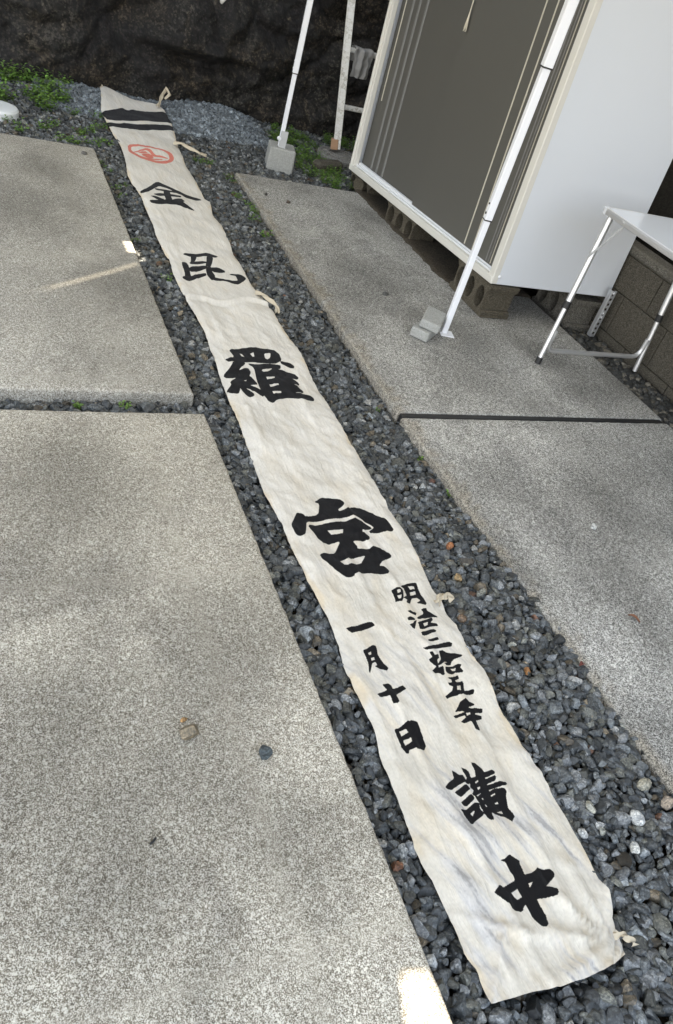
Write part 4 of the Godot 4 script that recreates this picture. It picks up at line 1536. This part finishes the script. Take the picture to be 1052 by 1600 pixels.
	var new_conc := relief(triplanar(mat(lin(0.42, 0.425, 0.41), 0.9), speckle(512, 4.0, 161, ramp([[0.0, Color(0.74, 0.74, 0.73)], [0.6, Color(0.92, 0.92, 0.91)], [1.0, Color(1, 1, 1)]])), 0.3), fine, 0.06)
	var soil := triplanar(mat(lin(0.10, 0.085, 0.065), 0.95), old_conc, 0.5)
	var white_paint := mat(lin(0.80, 0.815, 0.85), 0.35)
	var black := mat(lin(0.015, 0.015, 0.016), 0.5)
	var rubber := mat(lin(0.012, 0.012, 0.012), 0.55)
	var alu := mat(lin(0.66, 0.66, 0.66), 0.38, 0.75)
	var galv := mat(lin(0.55, 0.56, 0.57), 0.42, 0.6)
	var leafm := mat(Color.WHITE, 0.6)
	leafm.vertex_color_use_as_albedo = true
	leafm.backlight_enabled = true
	leafm.backlight = Color(0.12, 0.22, 0.04)
	var tent_cloth := mat(lin(0.62, 0.62, 0.62), 0.9)
	tent_cloth.backlight_enabled = true
	tent_cloth.backlight = Color(0.62, 0.63, 0.63)
	var poly := mat(lin(0.55, 0.52, 0.46), 0.6)
	poly.backlight_enabled = true
	poly.backlight = Color(0.42, 0.425, 0.43)

	# the setting
	var st := mb()
	face(st, [Vector3(-150, -0.085, -150), Vector3(150, -0.085, -150), Vector3(150, -0.085, 150), Vector3(-150, -0.085, 150)], Vector3(0, -1, 0))
	tag(obj("ground", st, soil), "", "", "", "structure")
	var warm := Color(0.625, 0.608, 0.57)
	var cool := Color(0.62, 0.615, 0.598)
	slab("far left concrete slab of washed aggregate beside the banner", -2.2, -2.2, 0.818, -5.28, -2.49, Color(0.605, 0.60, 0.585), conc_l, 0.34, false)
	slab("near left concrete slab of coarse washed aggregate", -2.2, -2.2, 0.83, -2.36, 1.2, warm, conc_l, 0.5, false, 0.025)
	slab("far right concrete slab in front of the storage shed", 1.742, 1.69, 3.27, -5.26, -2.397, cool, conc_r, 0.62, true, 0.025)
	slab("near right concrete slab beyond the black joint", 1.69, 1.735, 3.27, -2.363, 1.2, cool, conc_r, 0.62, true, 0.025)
	slab("unseen concrete yard added left of the slabs to bounce light", -12.0, -12.0, -2.25, -6.4, 9.0, warm, conc_l, 0.3, false, 0.2)  # unseen pale ground, here and next line, added to bounce sunlight inward
	slab("unseen concrete yard added on the near side to bounce light", -2.2, -2.2, 4.2, 1.25, 9.0, warm, conc_l, 0.3, false, 0.2)
	st = mb()
	box(st, Vector3(2.47, -0.032, -2.38), Vector3(1.55, 0.06, 0.030), 0.003)
	tag(obj("expansion_joint", st, rubber), "black rubber expansion joint between the two right slabs", "joint")
	var dirt := PackedVector3Array()
	for j in 70:
		for i in 14:
			var z := lerpf(-5.30, -3.72, j / 69.0)
			var x0 := 2.665 + 0.02 * stain_c.get_noise_2d(z * 8.0, 3.0) + 0.03 * sm(-3.95, -3.72, z)
			var x := lerpf(x0, 3.275, pow(i / 13.0, 1.5))
			dirt.append(Vector3(x, -0.004 if i == 0 or j == 69 else 0.006 + 0.006 * stain_c.get_noise_2d(x * 12.0, z * 12.0), z))
	tag(obj("soil", sheet(14, 70, dirt, Vector3.UP), soil), "", "", "", "structure")
	gravel(stone)
	rock_wall(rockm)
	hillside(triplanar(mat(lin(0.035, 0.032, 0.026), 0.95), old_conc, 0.8))
	block_wall(blockm)

	shed()
	hollow_block("three-holed concrete block under the near corner of the shed", Vector3(2.775, 0.098, -3.575), 0.0, 0.19, shed_block)
	hollow_block("concrete block half hidden under the middle of the shed front", Vector3(2.80, 0.052, -4.62), 0.12, 0.175, shed_block)
	hollow_block("dark concrete block under the shed beside the block wall", Vector3(3.44, 0.055, -3.60), 0.0, 0.20, blockm[2])
	hollow_block("concrete block under the far corner of the shed", Vector3(2.85, -0.01, -5.42), 0.0, 0.15, shed_block)
	st = mb()
	tube(st, [Vector3(2.70, 0.03, -5.33), Vector3(2.95, 0.03, -5.45)], 0.048, 24)
	tag(obj("clay_pipe", st, shed_block), "round stub of pipe lying under the far front corner of the shed", "pipe")
	st = mb()
	box(st, Vector3(2.66, -0.025, -5.85), Vector3(0.28, 0.09, 0.10), 0.025, Basis(Vector3.UP, 0.35))
	tag(obj("kerb_stone", st, blockm[1]), "short brown concrete kerb piece in the weeds below the drain cover", "kerb stone")
	tent(white_paint, black, tent_cloth, galv)
	added_shade_roof(poly, alu)
	st = mb()
	box(st, Vector3.ZERO, Vector3(0.195, 0.170, 0.195), 0.008, Basis(Vector3.UP, -0.24), Vector2(0.97, 0.97))
	var cube := obj("tent_weight", st, new_conc)
	cube.position = Vector3(2.183, 0.032, -5.65)
	tag(cube, "square concrete weight block under the rear tent leg", "weight block")
	paver("lower of two thin concrete pavers at the foot of the front tent leg", Vector3(2.185, 0.027, -3.13), 0.72, 0.0, Vector3(0.20, 0.05, 0.10), new_conc)
	paver("upper tilted concrete paver stacked against the front tent leg", Vector3(2.215, 0.076, -3.145), 0.93, 0.08, Vector3(0.205, 0.045, 0.105), new_conc)
	table(alu, galv, rubber)
	anchor_strap(galv)
	var paint := relief(triplanar(mat(lin(0.74, 0.74, 0.72), 0.6), grey_tex(noise(171, 0.02, 4), 256), 0.5), fine, 0.05)
	paint.albedo_texture = speckle(256, 12.0, 172, ramp([[0.0, Color(0.72, 0.70, 0.65)], [0.25, Color(0.95, 0.94, 0.92)], [1.0, Color(1, 1, 1)]]))
	ladder(paint, mat(lin(0.36, 0.22, 0.13), 0.8), mat(lin(0.27, 0.265, 0.255), 0.9))
	drain_cover(relief(triplanar(mat(lin(0.36, 0.37, 0.38), 0.7), old_conc, 0.2), fine, 0.1), black)
	st = mb()
	lathe(st, [Vector2(0, 0.03), Vector2(0.10, 0.028), Vector2(0.128, 0.022), Vector2(0.138, 0.010), Vector2(0.138, -0.05)], 48)
	var lid := obj("round_lid", st, mat(lin(0.72, 0.75, 0.76), 0.35))
	lid.position = Vector3(0.275, -0.012, -5.78)
	tag(lid, "round white plastic lid in the gravel at the left edge", "lid")

	banner()

	# loose stones, leaves and scraps
	var T := func(x: float, z: float) -> float: return gravel_y(x, z) + 0.004
	loose("stone", "tan angular stone lying on the near left slab", 0.467, 0.016, -1.002, Vector3(0.032, 0.027, 0.023), Color(0.27, 0.215, 0.14), 1, 0.4, stone)
	loose("stone", "tiny orange chip next to the tan stone on the near left slab", 0.462, 0.003, -1.045, Vector3(0.010, 0.005, 0.007), Color(0.55, 0.32, 0.13), 5, 0.4, stone)
	loose("stone", "dark blue-grey stone lying alone on the near left slab", 0.628, 0.012, -0.914, Vector3(0.021, 0.017, 0.022), Color(0.075, 0.095, 0.105), 2, 1.4, stone)
	loose("stone", "small white stone lying on the near right slab", 2.207, 0.007, -1.625, Vector3(0.016, 0.012, 0.013), Color(0.66, 0.66, 0.63), 3, 0.9, stone)
	loose("stone", "small dark pebble on the far right slab nearest its far edge", 1.849, 0.006, -4.891, Vector3(0.016, 0.010, 0.013), Color(0.10, 0.09, 0.075), 4, 0.9, stone)
	loose("stone", "brown pebble on the far right slab right of a dark pebble", 1.974, 0.008, -4.807, Vector3(0.020, 0.013, 0.015), Color(0.11, 0.08, 0.055), 6, 0.2, stone)
	loose("stone", "flat dark disc-like stone in the middle of the far right slab", 2.146, 0.004, -3.562, Vector3(0.024, 0.008, 0.018), Color(0.12, 0.12, 0.115), 7, 0.7, stone, true)
	loose("stone", "grey pebble near the corner of the far left slab", 0.734, 0.007, -5.124, Vector3(0.021, 0.014, 0.018), Color(0.16, 0.15, 0.14), 8, 0.3, stone)
	loose("stone", "rust orange stone in the gravel level with the large lower character", 1.533, T.call(1.533, -1.592) , -1.592, Vector3(0.020, 0.014, 0.017), Color(0.42, 0.17, 0.07), 9, 0.3, stone)
	loose("stone", "yellow tan stone in the gravel just above the torn tie", 1.476, T.call(1.476, -1.434), -1.434, Vector3(0.019, 0.014, 0.014), Color(0.45, 0.31, 0.16), 10, 1.0, stone)
	loose("stone", "round brown stone in the gravel beside the torn tie", 1.405, T.call(1.405, -1.27), -1.27, Vector3(0.017, 0.014, 0.016), Color(0.20, 0.13, 0.08), 11, 1.0, stone, true)
	loose("stone", "small bright orange stone in the gravel right of the small characters", 1.504, T.call(1.504, -1.033), -1.033, Vector3(0.014, 0.012, 0.012), Color(0.46, 0.22, 0.08), 0, 2.0, stone)
	loose("stone", "largest white rounded pebble in the near right gravel", 1.544, T.call(1.544, -0.546) + 0.006, -0.546, Vector3(0.020, 0.015, 0.024), Color(0.62, 0.62, 0.60), 1, 0.2, stone, true)
	loose("stone", "cream pebble at the ragged edge of the near right slab", 1.635, T.call(1.635, -0.623) + 0.006, -0.623, Vector3(0.024, 0.016, 0.017), Color(0.45, 0.42, 0.33), 2, 0.2, stone, true)
	loose("stone", "white chip in the gravel below the largest white pebble", 1.487, T.call(1.487, -0.48) + 0.004, -0.48, Vector3(0.017, 0.012, 0.013), Color(0.66, 0.65, 0.60), 3, 1.2, stone)
	loose("stone", "creamy white stone in the gravel close to the banner edge", 1.438, T.call(1.438, -0.609) + 0.004, -0.609, Vector3(0.020, 0.014, 0.016), Color(0.54, 0.52, 0.43), 4, 1.9, stone)
	loose("stone", "white stone touching the banner edge beside the upper near character", 1.385, T.call(1.385, -0.556), -0.556, Vector3(0.016, 0.013, 0.016), Color(0.62, 0.62, 0.60), 5, 0.9, stone)
	loose("stone", "reddish brown stone in the gravel by the right slab joint", 1.65, T.call(1.65, -1.969), -1.969, Vector3(0.019, 0.014, 0.016), Color(0.17, 0.085, 0.06), 6, 0.9, stone)
	loose("stone", "white stone left of the reddish stone in the right gravel", 1.587, T.call(1.587, -1.931), -1.931, Vector3(0.019, 0.013, 0.014), Color(0.58, 0.58, 0.56), 7, 0.9, stone)
	loose("stone", "rust red stone in the narrow gravel left of the banner's near end", 0.863, T.call(0.863, -0.598), -0.598, Vector3(0.018, 0.013, 0.014), Color(0.26, 0.12, 0.065), 8, 0.1, stone)
	loose("stone", "pale stone beside the rust red one left of the banner's near end", 0.897, T.call(0.897, -0.63), -0.63, Vector3(0.018, 0.014, 0.016), Color(0.42, 0.43, 0.42), 9, 0.8, stone)
	loose("stone", "brown stone in the gravel left of the banner by the far left slab", 0.927, T.call(0.927, -3.729), -3.729, Vector3(0.027, 0.015, 0.018), Color(0.16, 0.095, 0.055), 10, 0.8, stone)
	loose("stone", "tan broken clod at the worn edge of the near right slab", 1.665, 0.012, -0.56, Vector3(0.028, 0.018, 0.020), Color(0.33, 0.27, 0.21), 11, 0.4, stone)
	dead_leaf("reddish brown dead leaf lying on the near right slab", 2.048, 0.0, -1.169, 0.045, 0.016, 0.7, lin(0.17, 0.075, 0.04))
	dead_leaf("dark red dead leaf at the gravel edge of the near right slab", 1.70, 0.004, -1.02, 0.03, 0.016, 1.9, lin(0.13, 0.04, 0.03))
	st = mb()
	tube(st, [Vector3(0.326, 0.003, -0.758), Vector3(0.334, 0.004, -0.762), Vector3(0.341, 0.003, -0.769)], 0.0025, 8)
	tag(obj("twig", st, black), "tiny black scrap of twig on the near left slab", "twig")

	var nth := ["first", "second", "third", "fourth", "fifth", "sixth", "seventh", "eighth", "ninth", "tenth", "eleventh", "twelfth", "thirteenth", "fourteenth", "fifteenth"]
	var spots := []
	# weeds: leafy clumps by the rock wall, sprigs through the gravel
	var big := [Vector2(0.40, -6.57), Vector2(0.50, -6.62), Vector2(0.33, -6.11), Vector2(0.55, -6.27), Vector2(0.67, -6.49), Vector2(0.70, -6.30), Vector2(0.60, -6.08)]
	var bigl := ["leafy green weed clump against the rock wall at the left", "leafy weed clump at the wall foot beside the leftmost clump", "low weed clump behind the round white lid", "bushy weed clump midway between the white lid and the wall", "tall weed clump right of the wall clumps", "broad light green weed clump left of the banner's far end", "weed clump in front of the broad light green one"]
	for i in big.size():
		weed(bigl[i], big[i].x, big[i].y, 0.12, 0.13, 34, 0.033, leafm, "leafy weeds at the foot of the rock wall")
	spots = [Vector2(0.80, -6.62), Vector2(0.76, -6.34), Vector2(0.95, -6.1), Vector2(0.78, -6.05), Vector2(0.94, -5.86), Vector2(0.86, -5.75), Vector2(0.62, -5.71), Vector2(0.78, -5.66), Vector2(0.36, -5.62), Vector2(0.56, -5.62), Vector2(0.93, -5.51), Vector2(0.40, -5.5), Vector2(0.65, -5.45), Vector2(0.84, -5.45), Vector2(0.73, -5.44)]
	for i in spots.size():
		var p: Vector2 = spots[i]
		weed("%s green sprig from the rock wall, left of the banner's far end" % nth[i], p.x, p.y, 0.065, 0.055, 14, 0.022, leafm, "green sprigs left of the banner's far end")
	spots = [Vector2(0.855, -5.1), Vector2(0.865, -4.98), Vector2(0.92, -4.78), Vector2(0.87, -4.72), Vector2(0.88, -4.61), Vector2(0.85, -3.98), Vector2(0.93, -3.57)]
	for i in spots.size():
		var p: Vector2 = spots[i]
		weed("%s sprig from the far end between the far left slab and the banner" % nth[i], p.x, p.y, 0.035, 0.035, 6, 0.018, leafm, "green sprigs along the far left slab")
	spots = [Vector2(1.61, -5.49), Vector2(1.54, -5.47), Vector2(1.70, -5.2), Vector2(1.66, -4.86), Vector2(1.70, -4.74), Vector2(1.70, -4.62), Vector2(1.66, -4.5), Vector2(1.66, -4.26)]
	for i in spots.size():
		var p: Vector2 = spots[i]
		weed("%s sprig from the far end along the gravel edge of the far right slab" % nth[i], p.x, p.y, 0.05, 0.045, 11, 0.020, leafm, "green sprigs along the far right slab")
	weed("grassy tuft at the edge of the near right slab beside the gravel", 1.70, -1.88, 0.022, 0.035, 7, 0.017, leafm)
	weed("tiny green sprig at the slab edge just below the black joint", 1.68, -2.12, 0.015, 0.02, 4, 0.014, leafm)
	weed("tiny green sprig left of the black joint's end", 1.64, -2.47, 0.015, 0.02, 4, 0.014, leafm)
	weed("small sprig in the left half of the gap between the left slabs", 0.38, -2.44, 0.02, 0.03, 6, 0.016, leafm)
	weed("small sprig in the right half of the gap between the left slabs", 0.55, -2.44, 0.024, 0.03, 7, 0.016, leafm)
	# the mat of low weeds between the weight block and the shed
	st = mb()
	for i in 230:
		var f := rnd.randf()
		var x := lerpf(2.34, 2.80, rnd.randf())
		var z := lerpf(-6.72, -5.36, f)
		if x < 2.29 + 0.25 * absf(f - 0.35) + 0.1 * sin(f * 14.0) or x > 2.78 - 0.05 * sin(f * 9.0):
			continue
		if Vector2(x - 2.87, z + 6.13).length() < 0.19 or Vector2(x - 2.183, z + 5.65).length() < 0.13:
			continue
		weed_shape(st, Vector3(x, gravel_y(x, z) - 0.01, z), 0.045, rnd.randf_range(0.03, 0.075), 6, 0.021)
	for i in 40:
		weed_shape(st, Vector3(lerpf(2.9, 3.3, rnd.randf()), -0.04, lerpf(-6.75, -6.4, rnd.randf())), 0.05, 0.06, 6, 0.022)
	tag(obj("ground_cover", st, leafm), "mat of low green weeds between the weight block and the shed", "weeds", "", "stuff")
